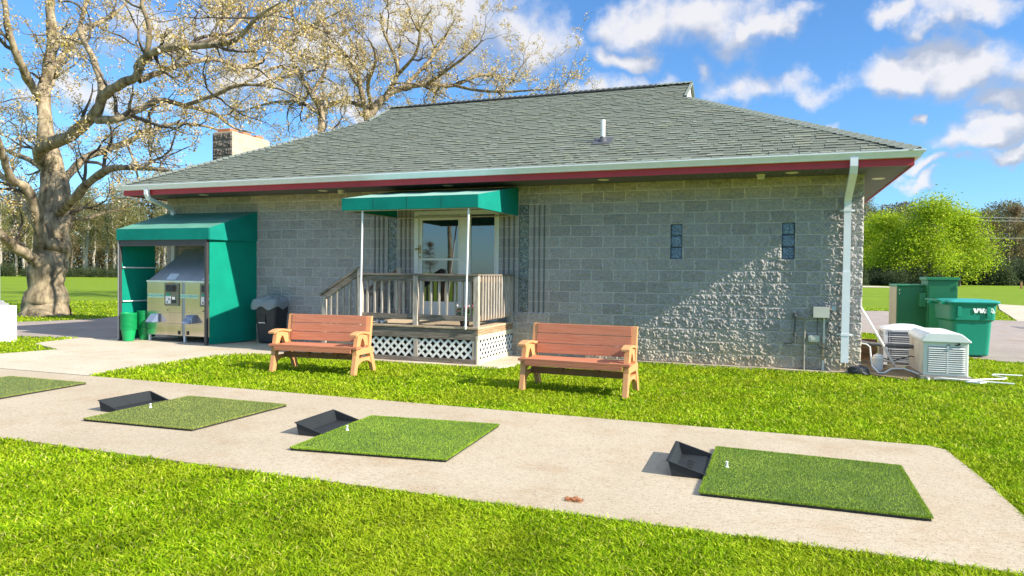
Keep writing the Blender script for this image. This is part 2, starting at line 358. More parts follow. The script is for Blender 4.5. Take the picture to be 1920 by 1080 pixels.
# ------------------------------------------------------------------ building
H = .2032; Z0 = .05*H
bd = empty('clubhouse', (-7.3, 0, 0)); tag(bd, 'low grey split-face block clubhouse with green shingle hip roof and red fascia', 'building')
TB = TW(bd)
def cmu_mat():
    m = bpy.data.materials.new('concrete_block'); m.use_nodes = True; t = m.node_tree; L = t.links; b = t.nodes['Principled BSDF']; b.inputs['Roughness'].default_value = .95; b.inputs['Specular IOR Level'].default_value = .15
    c = t.nodes.new('ShaderNodeTexCoord'); sx = t.nodes.new('ShaderNodeSeparateXYZ'); L.new(c.outputs['Object'], sx.inputs[0])
    # across = x + y so the same bond wraps round the corner
    ad = t.nodes.new('ShaderNodeMath'); ad.operation = 'ADD'; L.new(sx.outputs['X'], ad.inputs[0]); L.new(sx.outputs['Y'], ad.inputs[1])
    a2 = t.nodes.new('ShaderNodeMath'); a2.operation = 'ADD'; a2.inputs[1].default_value = -7.3+80*H; L.new(ad.outputs[0], a2.inputs[0])
    z2 = t.nodes.new('ShaderNodeMath'); z2.operation = 'ADD'; z2.inputs[1].default_value = -Z0+10*H; L.new(sx.outputs['Z'], z2.inputs[0])
    cm = t.nodes.new('ShaderNodeCombineXYZ'); L.new(a2.outputs[0], cm.inputs[0]); L.new(z2.outputs[0], cm.inputs[1])
    # wobble so mortar lines are not ruler-straight
    n0 = t.nodes.new('ShaderNodeTexNoise'); n0.inputs['Scale'].default_value = 9; L.new(c.outputs['Object'], n0.inputs['Vector'])
    vm = t.nodes.new('ShaderNodeVectorMath'); vm.operation = 'MULTIPLY_ADD'; L.new(n0.outputs['Color'], vm.inputs[0]); vm.inputs[1].default_value = (.012, .012, 0); L.new(cm.outputs[0], vm.inputs[2])
    v2 = t.nodes.new('ShaderNodeVectorMath'); v2.operation = 'SUBTRACT'; L.new(vm.outputs[0], v2.inputs[0]); v2.inputs[1].default_value = (.006, .006, 0)
    br = t.nodes.new('ShaderNodeTexBrick'); br.inputs['Scale'].default_value = 1; br.inputs['Brick Width'].default_value = 2*H; br.inputs['Row Height'].default_value = H
    br.inputs['Mortar Size'].default_value = .0075; br.inputs['Mortar Smooth'].default_value = .35; br.inputs['Bias'].default_value = -.1
    br.inputs['Color1'].default_value = (.325, .303, .287, 1); br.inputs['Color2'].default_value = (.405, .38, .36, 1); br.inputs['Mortar'].default_value = (.52, .49, .45, 1)
    L.new(v2.outputs[0], br.inputs['Vector'])
    n = t.nodes.new('ShaderNodeTexNoise'); n.inputs['Scale'].default_value = 26; n.inputs['Detail'].default_value = 9; n.inputs['Roughness'].default_value = .7; L.new(c.outputs['Object'], n.inputs['Vector'])
    mr = t.nodes.new('ShaderNodeMapRange'); mr.inputs['From Min'].default_value = .3; mr.inputs['From Max'].default_value = .7; mr.inputs['To Min'].default_value = .78; mr.inputs['To Max'].default_value = 1.2; L.new(n.outputs['Fac'], mr.inputs['Value'])
    mm = t.nodes.new('ShaderNodeMix'); mm.data_type = 'RGBA'; mm.blend_type = 'MULTIPLY'; mm.inputs['Factor'].default_value = 1; L.new(br.outputs['Color'], mm.inputs[6]); L.new(mr.outputs[0], mm.inputs[7])
    # warm stain: blocks near the ground and under the soffit are buff/iron stained
    ns = t.nodes.new('ShaderNodeTexNoise'); ns.inputs['Scale'].default_value = 1.6; ns.inputs['Detail'].default_value = 6; L.new(c.outputs['Object'], ns.inputs['Vector'])
    zl = t.nodes.new('ShaderNodeMapRange'); zl.inputs['From Min'].default_value = .75; zl.inputs['From Max'].default_value = .05; L.new(sx.outputs['Z'], zl.inputs['Value'])
    zh = t.nodes.new('ShaderNodeMapRange'); zh.inputs['From Min'].default_value = 2.78; zh.inputs['From Max'].default_value = 3.0; L.new(sx.outputs['Z'], zh.inputs['Value'])
    zm = t.nodes.new('ShaderNodeMath'); zm.operation = 'MAXIMUM'; L.new(zl.outputs[0], zm.inputs[0]); L.new(zh.outputs[0], zm.inputs[1])
    zf = t.nodes.new('ShaderNodeMath'); zf.operation = 'MULTIPLY'; L.new(zm.outputs[0], zf.inputs[0]); L.new(ns.outputs['Fac'], zf.inputs[1])
    m3 = t.nodes.new('ShaderNodeMix'); m3.data_type = 'RGBA'; m3.blend_type = 'MULTIPLY'; L.new(zf.outputs[0], m3.inputs['Factor']); L.new(mm.outputs[2], m3.inputs[6]); m3.inputs[7].default_value = (1.45, 1.2, .72, 1)
    L.new(m3.outputs[2], b.inputs['Base Color'])
    bp = t.nodes.new('ShaderNodeBump'); bp.inputs['Strength'].default_value = .5; bp.inputs['Distance'].default_value = .006; L.new(n.outputs['Fac'], bp.inputs['Height']); L.new(bp.outputs[0], b.inputs['Normal'])
    return m
M_CMU = cmu_mat()
XL = -72*H; XR = 0.0; ZT = 3.26
DOOR = (-40*H, -31*H, .60, 2.78)
FL = [(-31*H, -29*H), (-28*H, -26*H), (-42*H, -40*H), (-45*H, -43*H)]
GB = [(-29*H, -28*H, -5+9, 5+9), (-43*H, -42*H, 4, 14), (-6*H, -5*H, 9, 12), (-15*H, -14*H, 9, 12)]
GZ0 = 4*H+Z0; GZ1 = 14*H+Z0
def lin(a, b, s): return list(np.arange(a, b, s))
xs = lin(XL, -45*H, .03)+lin(-45*H, -40*H, .0085)+lin(-40*H, -31*H, .05)+lin(-31*H, -26*H, .0085)+lin(-26*H, -4.4, .0125)+lin(-4.4, XR, .0075)+[XR]
for e in (DOOR[0], DOOR[1]): xs.append(e)
for q in FL: xs += list(q)
for q in GB: xs += [q[0], q[1]]
zs = lin(0-.1, 2.95, .0088)+lin(2.95, ZT, .02)+[ZT, DOOR[2], DOOR[3]]+[n*H+Z0 for n in (4, 9, 12, 14)]
def uniq(a, tol=.003):
    a = sorted(a); o = [a[0]]
    for v in a[1:]:
        if v-o[-1] > tol: o.append(v)
    return o
keyx = [XL, XR, DOOR[0], DOOR[1]]+[v for q in FL for v in q]+[v for q in GB for v in q[:2]]
keyz = [DOOR[2], DOOR[3]]+[n*H+Z0 for n in (4, 9, 12, 14)]
def snap(a, keys):
    a = [v for v in a if min(abs(v-k) for k in keys) > .004 or v in keys]; return np.array(uniq(a))
xs = snap(xs, keyx); zs = snap(zs, keyz)
X, Z = np.meshgrid(xs, zs)
row = np.floor((Z-Z0)/H).astype(int); offx = np.where(row % 2 == 0, H, 0.0)
tx = np.mod(X+offx, 2*H); dx = np.minimum(tx, 2*H-tx); tz = np.mod(Z-Z0, H); dz = np.minimum(tz, H-tz)
bm_ = np.clip((np.minimum(dx, dz)-.003)/.014, 0, 1)
bid = row*131+np.floor((X+offx)/(2*H)).astype(int)
rough = (vnoise(X*15+bid*3.7, Z*19+bid*1.3, 1)-.5)*1.1+(vnoise(X*37+Z*9, Z*41, 2)-.5)*1.15+(vnoise(X*66, Z*60+X*20, 3)-.5)*.95
bulge = bm_*(.012+.0185*rough)+.003*(vnoise(X*120, Z*120, 5)-.5)
big = (np.sin(bid*12.9898)*43758.5453) % 1
bulge = bulge+bm_*(big-.5)*.006
flute = np.zeros(X.shape, bool); gr = np.zeros(X.shape)
for (a, b_) in FL:
    ins = (X >= a-1e-6) & (X <= b_+1e-6) & (Z >= GZ0-1e-6) & (Z <= GZ1+1e-6); flute |= ins
    f = (X-a)/(b_-a)
    for c in (.25, .5, .75): gr += ins*np.clip(1-np.abs(f-c)/.050, 0, 1)**.35
bulge = np.where(flute, -.002*(1-np.clip((dz-.002)/.004, 0, 1))-gr*.06, bulge)
bulge = np.where((X > XR-.0005), np.minimum(bulge, .012), bulge)
V = np.stack([X+0*X, -bulge, Z], -1).reshape(-1, 3)
V[:, 0] += np.where(X.ravel() > XR-.02, 0.010*(vnoise(Z.ravel()*25, Z.ravel()*0+3, 8)), 0)+7.3
nz_, nx_ = X.shape; I = np.arange(nz_*nx_).reshape(nz_, nx_)
cx = (X[:-1, :-1]+X[1:, 1:])/2; cz = (Z[:-1, :-1]+Z[1:, 1:])/2
hole = (cx > DOOR[0]) & (cx < DOOR[1]) & (cz > DOOR[2]) & (cz < DOOR[3])
for (a, b_, n0, n1) in GB: hole |= (cx > a) & (cx < b_) & (cz > n0*H+Z0) & (cz < n1*H+Z0)
F = np.stack([I[:-1, :-1], I[:-1, 1:], I[1:, 1:], I[1:, :-1]], -1)[~hole]
wall = npmesh('wall', V, F, M_CMU, bd, smooth=False)
# the other walls and the right-hand corner return
def side_wall(y0, y1, x, sgn):
    ys = np.arange(y0, y1+.001, .02 if sgn > 0 else .05); zz = np.arange(-.1, ZT, .02 if sgn > 0 else .05); Y_, Z_ = np.meshgrid(ys, zz)
    rw = np.floor((Z_-Z0)/H).astype(int); of = np.where(rw % 2 == 0, H, 0.0); t1 = np.mod(Y_+of, 2*H); d1_ = np.minimum(t1, 2*H-t1); t2 = np.mod(Z_-Z0, H); d2_ = np.minimum(t2, H-t2)
    bb = np.clip((np.minimum(d1_, d2_)-.004)/.012, 0, 1)*(.006+.012*(vnoise(Y_*16+rw*3, Z_*20, 4)-.2))
    bb[:, 0] = 0
    VV = np.stack([x+sgn*bb+7.3, Y_, Z_], -1).reshape(-1, 3); a, c = Y_.shape; II = np.arange(a*c).reshape(a, c)
    FF = np.stack([II[:-1, :-1], II[:-1, 1:], II[1:, 1:], II[1:, :-1]], -1).reshape(-1, 4)
    npmesh('wall', VV, FF, M_CMU, bd)
side_wall(.0, 8.0, XR, 1); side_wall(.0, 8.0, XL, -1)
MB().box(XL, XR, 7.95, 8.0, -.1, ZT).build('wall', M_CMU, bd, T=TB)
# dark inside so openings read as depth
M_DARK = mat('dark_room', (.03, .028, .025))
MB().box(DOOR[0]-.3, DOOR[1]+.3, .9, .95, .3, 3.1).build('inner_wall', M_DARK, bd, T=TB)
# reveals round openings
M_MORT = mat('mortar_grey', (.36, .345, .32), var=.2, vscale=30)
def reveal(a, b_, z0, z1, d, m, name='reveal'):
    r = MB(); r.box(a-.02, a, -.001+.004, d, z0, z1); r.box(b_, b_+.02, .003, d, z0, z1); r.box(a-.02, b_+.02, .003, d, z1, z1+.02); r.box(a-.02, b_+.02, .003, d, z0-.02, z0)
    r.box(a-.02, b_+.02, d, d+.02, z0-.02, z1+.02); return r
# glass block strips
def glass_mat(name, c1, c2, rough=.18):
    m = bpy.data.materials.new(name); m.use_nodes = True; t = m.node_tree; L = t.links; b = t.nodes['Principled BSDF']
    b.inputs['Roughness'].default_value = rough; b.inputs['IOR'].default_value = 1.9
    c = t.nodes.new('ShaderNodeTexCoord'); n = t.nodes.new('ShaderNodeTexNoise'); n.inputs['Scale'].default_value = 22; n.inputs['Detail'].default_value = 3; n.inputs['Distortion'].default_value = 1.5; L.new(c.outputs['Object'], n.inputs['Vector'])
    r = t.nodes.new('ShaderNodeValToRGB'); r.color_ramp.elements[0].position = .38; r.color_ramp.elements[0].color = (*c1, 1); r.color_ramp.elements[1].position = .62; r.color_ramp.elements[1].color = (*c2, 1); L.new(n.outputs['Fac'], r.inputs[0]); L.new(r.outputs[0], b.inputs['Base Color'])
    bp = t.nodes.new('ShaderNodeBump'); bp.inputs['Strength'].default_value = 1; bp.inputs['Distance'].default_value = .03; L.new(n.outputs['Fac'], bp.inputs['Height']); L.new(bp.outputs[0], b.inputs['Normal'])
    return m
M_GB = glass_mat('wavy_blue_glass', (.07, .12, .19), (.20, .30, .44)); M_GB2 = glass_mat('wavy_grey_glass', (.035, .045, .042), (.26, .31, .30), .1)
M_FRM = mat('window_mortar_dark', (.10, .11, .11), var=.15)
for wi, (a, b_, n0, n1) in enumerate(GB):
    z0, z1 = n0*H+Z0, n1*H+Z0; small = wi >= 2
    rv = reveal(a, b_, z0, z1, .055 if small else .03, M_FRM if small else M_MORT).build('window', M_FRM if small else M_MORT, bd, T=TB)
    if wi >= 2: rv['label'] = 'narrow blue glass block window set into plain block wall'
    for k in range(n1-n0):
        zc = z0+k*H; e = .008
        pv = MB(); pv.box(a+e, b_-e, .022 if small else .008, .05, zc+e, zc+H-e)
        pv.build('glass_block', M_GB if small else M_GB2, rv, bevel=.012, T=TB)

# ------------------------------------------------------------------ roof
EX0, EX1, EY0, EY1 = -14.9, .58, -1.0, 9.0; EZ = 3.40; SL = .51
GYF = 2.9; GXR = -3.15; GXL = -11.0; RY = 4.0
def rz(y): return EZ+SL*(min(y, 8-y)-EY0) if True else 0
RZ = EZ+SL*(RY-EY0)
M_SHI = mat('shingle', (.195, .215, .175), rough=.95, var=.22, vscale=90, bump=.7, bscale=400, spec=.1, attr='tone', col2=(.225, .25, .205), detail=3)
def slope_pt(plane, u, t):
    # plane F: u = x, t = horizontal run from the eave
    if plane == 'F': return (u, EY0+t, EZ+SL*t)
    if plane == 'B': return (u, EY1-t, EZ+SL*t)
    if plane == 'R': return (EX1-t, u, EZ+SL*t)
    return (EX0+t, u, EZ+SL*t)
roofV = []; roofF = []; roofC = []
def quad(pl, ua, ub, ta, tb, ha, hb, tone, ua2=None, ub2=None):
    k = len(roofV); nrm_ = 1/math.sqrt(1+SL*SL)
    for (u, t, h) in ((ua, ta, ha), (ub, ta, ha), (ub if ub2 is None else ub2, tb, hb), (ua if ua2 is None else ua2, tb, hb)):
        p = slope_pt(pl, u, t); roofV.append((p[0]+7.3, p[1], p[2]+h)); roofC.append(tone)
    roofF.append((k, k+1, k+2, k+3))
EXPO = .115
def span(pl, t):
    if pl in 'FB':
        gt = GYF-EY0
        if t <= gt: return EX0+t, EX1-t
        return GXL, GXR
    return EY0+t, EY1-t
for pl in 'FBRL':
    tmax = RY-EY0 if pl in 'FB' else 3.9+.25
    n = int(tmax/EXPO)+1; fine = pl == 'F'
    for i in range(n):
        ta = i*EXPO; tb = min(tmax, ta+EXPO)
        if tb <= ta: continue
        a0, b0 = span(pl, ta); a1, b1 = span(pl, tb)
        if pl in 'FB' and ta < 3.9 < tb: a1, b1 = a0, b0
        if b0 <= a0: break
        if pl in 'RL' and ta > 3.6: pass
        k = len(roofV)
        # backing strip (slightly proud at its lower edge) with a drop face toned dark as a shadow line
        quad(pl, a0, b0, ta, tb, .012, .002, .80, a1, b1)
        quad(pl, a0, b0, ta, ta+.0005, -.002, .012, .5)
        if pl == 'B': continue
        u = a0 + random.random()*.1; step = 1 if fine else 2
        while u < b0:
            w_ = random.choice((.08, .12, .16, .2, .26))*step; ue = min(u+w_, b0)
            if ue-u > .03 and random.random() < .62:
                tn = random.choice((.82, .89, .95, 1.0, 1.05, 1.12)); tone = (tn*random.uniform(.95, 1.05), tn, tn*random.uniform(.9, 1.05))
                lo = ta-.004; s0 = max(u, a0+.0); s1 = ue
                s0b = max(s0, a1); s1b = min(s1, b1)
                if s1b > s0b:
                    quad(pl, s0, s1, lo, tb, .021, .006, tone, s0b, s1b)
                    quad(pl, s0, s1, lo-.0005, lo, .004, .021, .28)  # tab edge toned darker still, its shadow put into the colour
            u = ue + (.0 if random.random() < .4 else random.choice((.06, .12, .2))*step)
cc = np.array([c if isinstance(c, tuple) else (c, c, c) for c in roofC], np.float32)
roof = npmesh('roof', roofV, roofF, M_SHI, bd, cols=cc)
# closed underside/body so the roof is solid from any side
M_CAPS = mat('shingle_cap', (.20, .225, .19), rough=.95, var=.2, vscale=60, bump=.5, bscale=300)
def caps(p0, p1, name, w=.15, n=None, m=None):
    p0, p1 = Vector(p0), Vector(p1); d = p1-p0; n = n or int(d.length/.14); out = MB()
    dn = d.normalized(); sd = dn.cross(Vector((0, 0, 1))).normalized(); upn = sd.cross(dn)
    for i in range(n):
        a = p0+d*(i/n); b_ = p0+d*((i+1.25)/n)
        A = [a-sd*w-upn*.045+upn*.018, a+upn*.040, a+sd*w-upn*.045+upn*.018]; B_ = [b_-sd*w-upn*.05, b_+upn*.020, b_+sd*w-upn*.05]
        A2 = [q-upn*.012 for q in A]; B2 = [q-upn*.012 for q in B_]
        out.add(A+B_+A2+B2, [(0, 1, 4, 3), (1, 2, 5, 4), (0, 6, 7, 1), (1, 7, 8, 2)])
    return out.build(name, m or M_CAPS, roof, T=TB)
caps((EX1+.02, EY0-.02, EZ+.01), (GXR-.1, GYF+.1, EZ+SL*3.95), 'hip_cap'); caps((EX0-.02, EY0-.02, EZ+.01), (GXL+.1, GYF+.1, EZ+SL*3.95), 'hip_cap')
caps((EX1+.02, EY1+.02, EZ+.01), (GXR-.1, 8-GYF-.1, EZ+SL*3.95), 'hip_cap'); caps((EX0-.02, EY1+.02, EZ+.01), (GXL+.1, 8-GYF-.1, EZ+SL*3.95), 'hip_cap')
caps((GXR, RY, RZ+.02), (GXL, RY, RZ+.02), 'ridge_cap')
M_BLK = mat('black_vent', (.018, .018, .02), rough=.6)
MB().prism([(RY-.16, RZ-.045), (RY-.15, RZ-.015), (RY, RZ+.055), (RY+.15, RZ-.015), (RY+.16, RZ-.045), (RY, RZ+.03)], -10.5, -3.95, 'x').build('ridge_vent', M_BLK, roof, T=TB)
M_WHT = mat('white_paint', (.80, .80, .78), rough=.5, var=.05)
for gx, s in ((GXR, 1), (GXL, -1)):
    gz = EZ+SL*(GYF-EY0)
    MB().prism([(GYF+.05, gz-.02), (8-GYF-.05, gz-.02), (RY, RZ-.06)], gx-.05*s-.06, gx-.05*s, 'x').build('gable', M_WHT, roof, T=TB)
    for y_a in (GYF-.05, 8-GYF+.05):
        MB().beam((gx-.01*s, y_a, gz+.0), (gx-.01*s, RY, RZ+.005), .06, .03).build('rake_trim', M_CAPS, roof, T=TB)
# fascia, soffit, gutter
M_RED = mat('burgundy_fascia', (.44, .03, .04), rough=.45, var=.1, vscale=3); M_SOF = mat('grey_soffit', (.115, .105, .10), rough=.6, var=.08)
M_GUT = mat('white_gutter', (.80, .81, .84), rough=.35, var=.04)
ZF0, ZF1 = 3.185, 3.40
fa = MB(); fx0, fx1, fy0, fy1 = EX0+.03, EX1-.03, EY0+.04, EY1-.04
fa.box(fx0, fx1, fy0, fy0+.02, ZF0, ZF1); fa.box(fx0, fx1, fy1-.02, fy1, ZF0, ZF1); fa.box(fx0, fx0+.02, fy0+.021, fy1-.021, ZF0, ZF1); fa.box(fx1-.02, fx1, fy0+.021, fy1-.021, ZF0, ZF1)
fa.build('fascia', M_RED, bd, T=TB)
sf = MB(); ZS = 3.205
def soffit_run(x0, x1, y0, y1, along):
    a, b_ = (x0, x1) if along == 'x' else (y0, y1); u = a
    while u < b_:
        e = min(u+.098, b_)
        if along == 'x': sf.box(u+.003, e-.003, y0, y1, ZS, ZS+.015)
        else: sf.box(x0, x1, u+.003, e-.003, ZS, ZS+.015)
        u = e
soffit_run(fx0+.02, 0.0, fy0+.02, .0, 'x'); soffit_run(0.0, fx1-.02, fy0+.02, fy1-.02, 'y'); soffit_run(fx0+.02, XL, .0, fy1-.02, 'y'); soffit_run(XL, 0, 8.0, fy1-.02, 'x')
sf.box(fx0+.02, fx1-.02, fy0+.02, fy1-.02, ZS+.016, ZS+.03)
sf.build('soffit', M_SOF, bd, T=TB)
def gutter(a, b_, out):
    # K profile: (outward, z)
    pr = [(0, 0), (.07, 0), (.085, .03), (.10, .05), (.125, .085), (.125, .105), (.115, .105), (.113, .09), (.09, .06), (.01, .012), (.01, .1), (0, .1)]
    zb = 3.295; mb = MB(); a, b_ = Vector(a), Vector(b_); o_ = Vector(out); rings = []
    d = (b_-a).normalized()
    for p, e in ((a, -1), (b_, 1)): rings.append([tuple(p+o_*q[0]+d*(e*q[0])+Vector((0, 0, zb+q[1]))) for q in pr])
    mb.loft(rings); return mb
gt = gutter((fx0, fy0, 0), (fx1, fy0, 0), (0, -1, 0)).build('gutter', M_GUT, bd, T=TB)
gutter((fx1, fy0, 0), (fx1, fy1, 0), (1, 0, 0)).build('gutter', M_GUT, bd, T=TB); gutter((fx0, fy0, 0), (fx0, fy1, 0), (-1, 0, 0)).build('gutter', M_GUT, bd, T=TB)
# drip edge, dark
MB().box(EX0, EX1, EY0-.015, EY0+.03, EZ-.012, EZ-.002).build('drip_edge', M_BLK, bd, T=TB)
# recessed soffit lights and sensors
M_LENS = mat('cream_lens', (.70, .62, .42), rough=.4, var=.05)
for (lx, ly, k) in ((-4.15, -.50, 0), (-9.99, -.45, 0), (-1.09, -.5, 0), (-7.15, -.5, 0), (-13.05, -.5, 0), (.28, .6, 0), (-1.56, -.42, 1), (-9.58, -.42, 1)):
    mb = MB()
    if k == 0:
        mb.lathe([(.0, -.012), (.075, -.012), (.10, -.004), (.105, .004)], 24, (lx, ly, ZS)); mb.build('soffit_light', M_LENS, bd, T=TB, smooth=True)
    else:
        mb.lathe([(.0, -.075), (.05, -.075), (.058, -.065), (.062, -.02), (.07, -.01), (.07, .002)], 20, (lx, ly, ZS)); mb.build('sensor', M_LENS, bd, T=TB)
# downspouts
def rect_pipe(pts, w, d_, name, m, straps=()):
    mb = MB(); rings = []
    for i, p in enumerate(pts):
        p = Vector(p); dd = (Vector(pts[min(i+1, len(pts)-1)])-Vector(pts[max(i-1, 0)])).normalized()
        sx_ = Vector((1, 0, 0)); sx_ = (sx_-dd*sx_.dot(dd)).normalized(); sy_ = dd.cross(sx_)
        rings.append([tuple(p+sx_*a*w/2+sy_*b_*d_/2) for a, b_ in ((-1, -1), (-.8, -1), (.8, -1), (1, -1), (1, 1), (-1, 1))])
    mb.loft(rings)
    for z in straps: mb.box(pts[-1][0]-w/2-.06, pts[-1][0]+w/2+.06, pts[-1][1]+.02, pts[-1][1]+.045, z-.012, z+.012); mb.box(pts[-1][0]-w/2-.008, pts[-1][0]+w/2+.008, pts[-1][1]-d_/2-.006, pts[-1][1]+d_/2, z-.018, z+.018)
    return mb.build(name, m, bd, T=TB)
rect_pipe([(-.25, -1.03, 3.32), (-.25, -1.03, 3.20), (-.25, -.99, 3.12), (-.24, -.22, 2.86), (-.24, -.11, 2.78), (-.24, -.10, 2.6), (-.24, -.10, 1.63)], .105, .08, 'downspout', M_GUT, (2.62,))
rect_pipe([(-.24, -.105, 1.64), (-.245, -.105, .17)], .115, .085, 'downspout', M_GUT, (.62,))
rect_pipe([(-14.12, -1.03, 3.30), (-14.12, -1.03, 3.2), (-14.13, -.97, 3.10), (-14.3, -.25, 2.98), (-14.33, -.12, 2.90), (-14.33, -.09, 2.7), (-14.33, -.09, .1)], .09, .07, 'downspout', M_GUT)
# chimney of split block on the left gable
M_CHD = M_CMU
ch = MB(); cy0, cy1, cx0, cx1, cz = 2.1, 3.55, -15.28, XL-.001, 5.17
ysn = np.arange(cy0, cy1+.01, .025); 
def rough_face(P, nrm_, name, parent):
    # P(u,v) grid with block relief
    pass
ch.box(cx0, cx1, cy0, cy1, -.1, cz)
chm = ch.build('chimney', M_CHD, bd, T=TB)
chf = MB()
for i in range(9):
    for j in range(2):
        z0 = cz-(i+1)*H+.006; x0 = cx0+j*.325
        pts = []
        nu, nv = 10, 7
        Vv = []; Ff = []
        for a in range(nv):
            for b_ in range(nu):
                ed = min(b_, nu-1-b_, a, nv-1-a) > 0
                Vv.append((x0+.004+(.317)*b_/(nu-1), cy0-.002-(random.uniform(.004, .035) if ed else 0), z0+(H-.012)*a/(nv-1)))
        for a in range(nv-1):
            for b_ in range(nu-1): k = a*nu+b_; Ff.append((k, k+1, k+nu+1, k+nu))
        chf.add(Vv, Ff)
chf.build('split_face', mat('shaded_split_block', (.10, .075, .06), rough=.95, var=.35, vscale=14, col2=(.16, .13, .11)), chm, T=TB)  # front face's shade put into a darker block colour
M_TER = mat('terracotta', (.50, .17, .07), rough=.8, var=.15, vscale=8)
for yy in (2.30, 2.80, 3.30):
    MB().box(cx0+.12, cx1-.12, yy-.15, yy+.15, cz+.02, cz+.12).build('flue_cap', M_TER, chm, T=TB, bevel=.01)
MB().box(cx0+.02, cx1-.02, cy0+.02, cy1-.02, cz, cz+.03).build('chimney_cap', mat('chimney_wash', (.5, .4, .3)), chm, T=TB)
# door unit
M_DFR = mat('white_door_frame', (.72, .72, .67), rough=.45, var=.05); M_GLS = bpy.data.materials.new('reflective_glass'); M_GLS.use_nodes = True
gb_ = M_GLS.node_tree.nodes['Principled BSDF']; gb_.inputs['Base Color'].default_value = (.012, .015, .02, 1); gb_.inputs['Roughness'].default_value = .015; gb_.inputs['IOR'].default_value = 2.6
gn = M_GLS.node_tree.nodes.new('ShaderNodeTexNoise'); gn.inputs['Scale'].default_value = 1.5; gbp = M_GLS.node_tree.nodes.new('ShaderNodeBump'); gbp.inputs['Strength'].default_value = .03; gbp.inputs['Distance'].default_value = .02
M_GLS.node_tree.links.new(gn.outputs['Fac'], gbp.inputs['Height']); M_GLS.node_tree.links.new(gbp.outputs[0], gb_.inputs['Normal'])
MB().box(DOOR[0], DOOR[0]+.09, -.01, .14, .62, 2.78).box(DOOR[1]-.05, DOOR[1], -.01, .14, .62, 2.78).box(DOOR[0]+.09, DOOR[1]-.05, -.01, .14, 2.70, 2.78).box(-7.12, -6.95, -.005, .14, .62, 2.70).build('door_frame', M_DFR, bd, T=TB, bevel=.006)
dr = MB().box(-8.036, -7.96, .02, .06, .66, 2.69).box(-7.17, -7.122, .02, .06, .66, 2.69).box(-7.96, -7.17, .02, .06, 2.60, 2.69).box(-7.96, -7.17, .022, .058, 1.80, 1.84).box(-7.96, -7.17, .02, .06, .66, .98).build('door', M_DFR, bd, T=TB, bevel=.004)
MB().box(-7.96, -7.17, .036, .046, .98, 2.60).build('glass', M_GLS, dr, T=TB)
hd = MB().box(-8.02, -7.985, -.005, .02, 1.93, 2.10); hd.tube([(-8.02, -.03, 2.02), (-8.09, -.03, 2.02)], .018, 8); hd.tube([(-8.0, .0, 2.02), (-8.02, -.03, 2.02)], .012, 8); hd.box(-8.015, -7.99, -.005, .02, 1.84, 1.89)
hd.build('handle', mat('brass_handle', (.45, .33, .16), rough=.35, metal=.7), dr, T=TB)
sw = MB().box(-6.95, -6.90, .02, .07, .66, 2.70).box(-6.40, -6.35, .02, .07, .66, 2.70).box(-6.90, -6.40, .02, .07, .66, .74).build('window', M_DFR, bd, T=TB)
MB().box(-6.90, -6.40, .04, .05, .74, 2.70).build('glass', M_GLS, sw, T=TB)
MB().box(DOOR[0], DOOR[1], -.03, .2, .585, .655).build('threshold', mat('threshold', (.55, .55, .56), rough=.4), bd, T=TB)
# vent pipe through the roof
vp = empty('vent_pipe', (-4.33, .19, 4.0)); tag(vp, 'white plastic vent pipe standing on the green shingle roof', 'vent pipe')
b = MB(); b.tube([(0, 0, -.05), (0, 0, .40)], .04, 16, cap=False); b.tube([(0, 0, .40), (0, 0, -.05)], .034, 16, cap=False); b.add([(.034*math.cos(a*math.pi/8), .034*math.sin(a*math.pi/8), .36) for a in range(16)], [tuple(range(16))]); b.build('pipe', M_WHT, vp)
b = MB(); b.lathe([(.10, -.03), (.085, .02), (.06, .055), (.048, .09), (.0, .09)], 20); b.add([(-.17, -.20, -.075), (.17, -.20, -.075), (.17, .16, .112), (-.17, .16, .112)], [(0, 1, 2, 3)]); b.build('flashing', mat('rubber_boot', (.06, .065, .075), rough=.6), vp)
# ------------------------------------------------------------------ awning over the door
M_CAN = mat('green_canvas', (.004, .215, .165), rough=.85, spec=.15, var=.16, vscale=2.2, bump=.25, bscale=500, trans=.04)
M_ALU = mat('white_tube', (.78, .79, .78), rough=.35, var=.03)
aw = empty('door_awning', (-7.2, 0, 2.66)); tag(aw, 'flat green canvas awning over the porch door on two thin white posts', 'awning'); T_ = TW(aw)
ax0, ax1, ay, azr, azf, azb = -8.52, -5.905, -1.95, 3.195, 2.85, 2.63
def sheet_panel(pts, th, nrm_):
    n = Vector(nrm_)*th; b = MB(); b.add([Vector(p) for p in pts]+[Vector(p)+n for p in pts], [tuple(range(len(pts))), tuple(range(2*len(pts)-1, len(pts)-1, -1))]+[(i, i+len(pts), (i+1) % len(pts)+len(pts), (i+1) % len(pts)) for i in range(len(pts))]); return b
c_ = MB()
for pts, nn in ((((ax0, -.03, azr), (ax1, -.03, azr), (ax1, ay, azf), (ax0, ay, azf)), (0, 0, -1)),):
    # slightly sagging top: subdivided
    nx, ny = 16, 8; V_ = []; F_ = []
    for j in range(ny+1):
        for i in range(nx+1):
            u, v = i/nx, j/ny; sag = -.012*math.sin(math.pi*((u*4) % 1))*math.sin(math.pi*v)
            V_.append((ax0+(ax1-ax0)*u, -.03+(ay+.03)*v, azr+(azf-azr)*v+sag))
    for j in range(ny):
        for i in range(nx): k = j*(nx+1)+i; F_.append((k, k+1, k+nx+2, k+nx+1))
    c_.add(V_, F_)
M_CANT = mat('sunlit_canvas', (.24, .42, .34), rough=.8, var=.10, vscale=3, bump=.2, bscale=400)  # awning green made paler on top, sunlight put into the colour
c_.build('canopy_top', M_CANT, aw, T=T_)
MB().box(ax0, ax1, ay-.012, ay, azb, azf).build('front_valance', M_CAN, aw, T=T_)
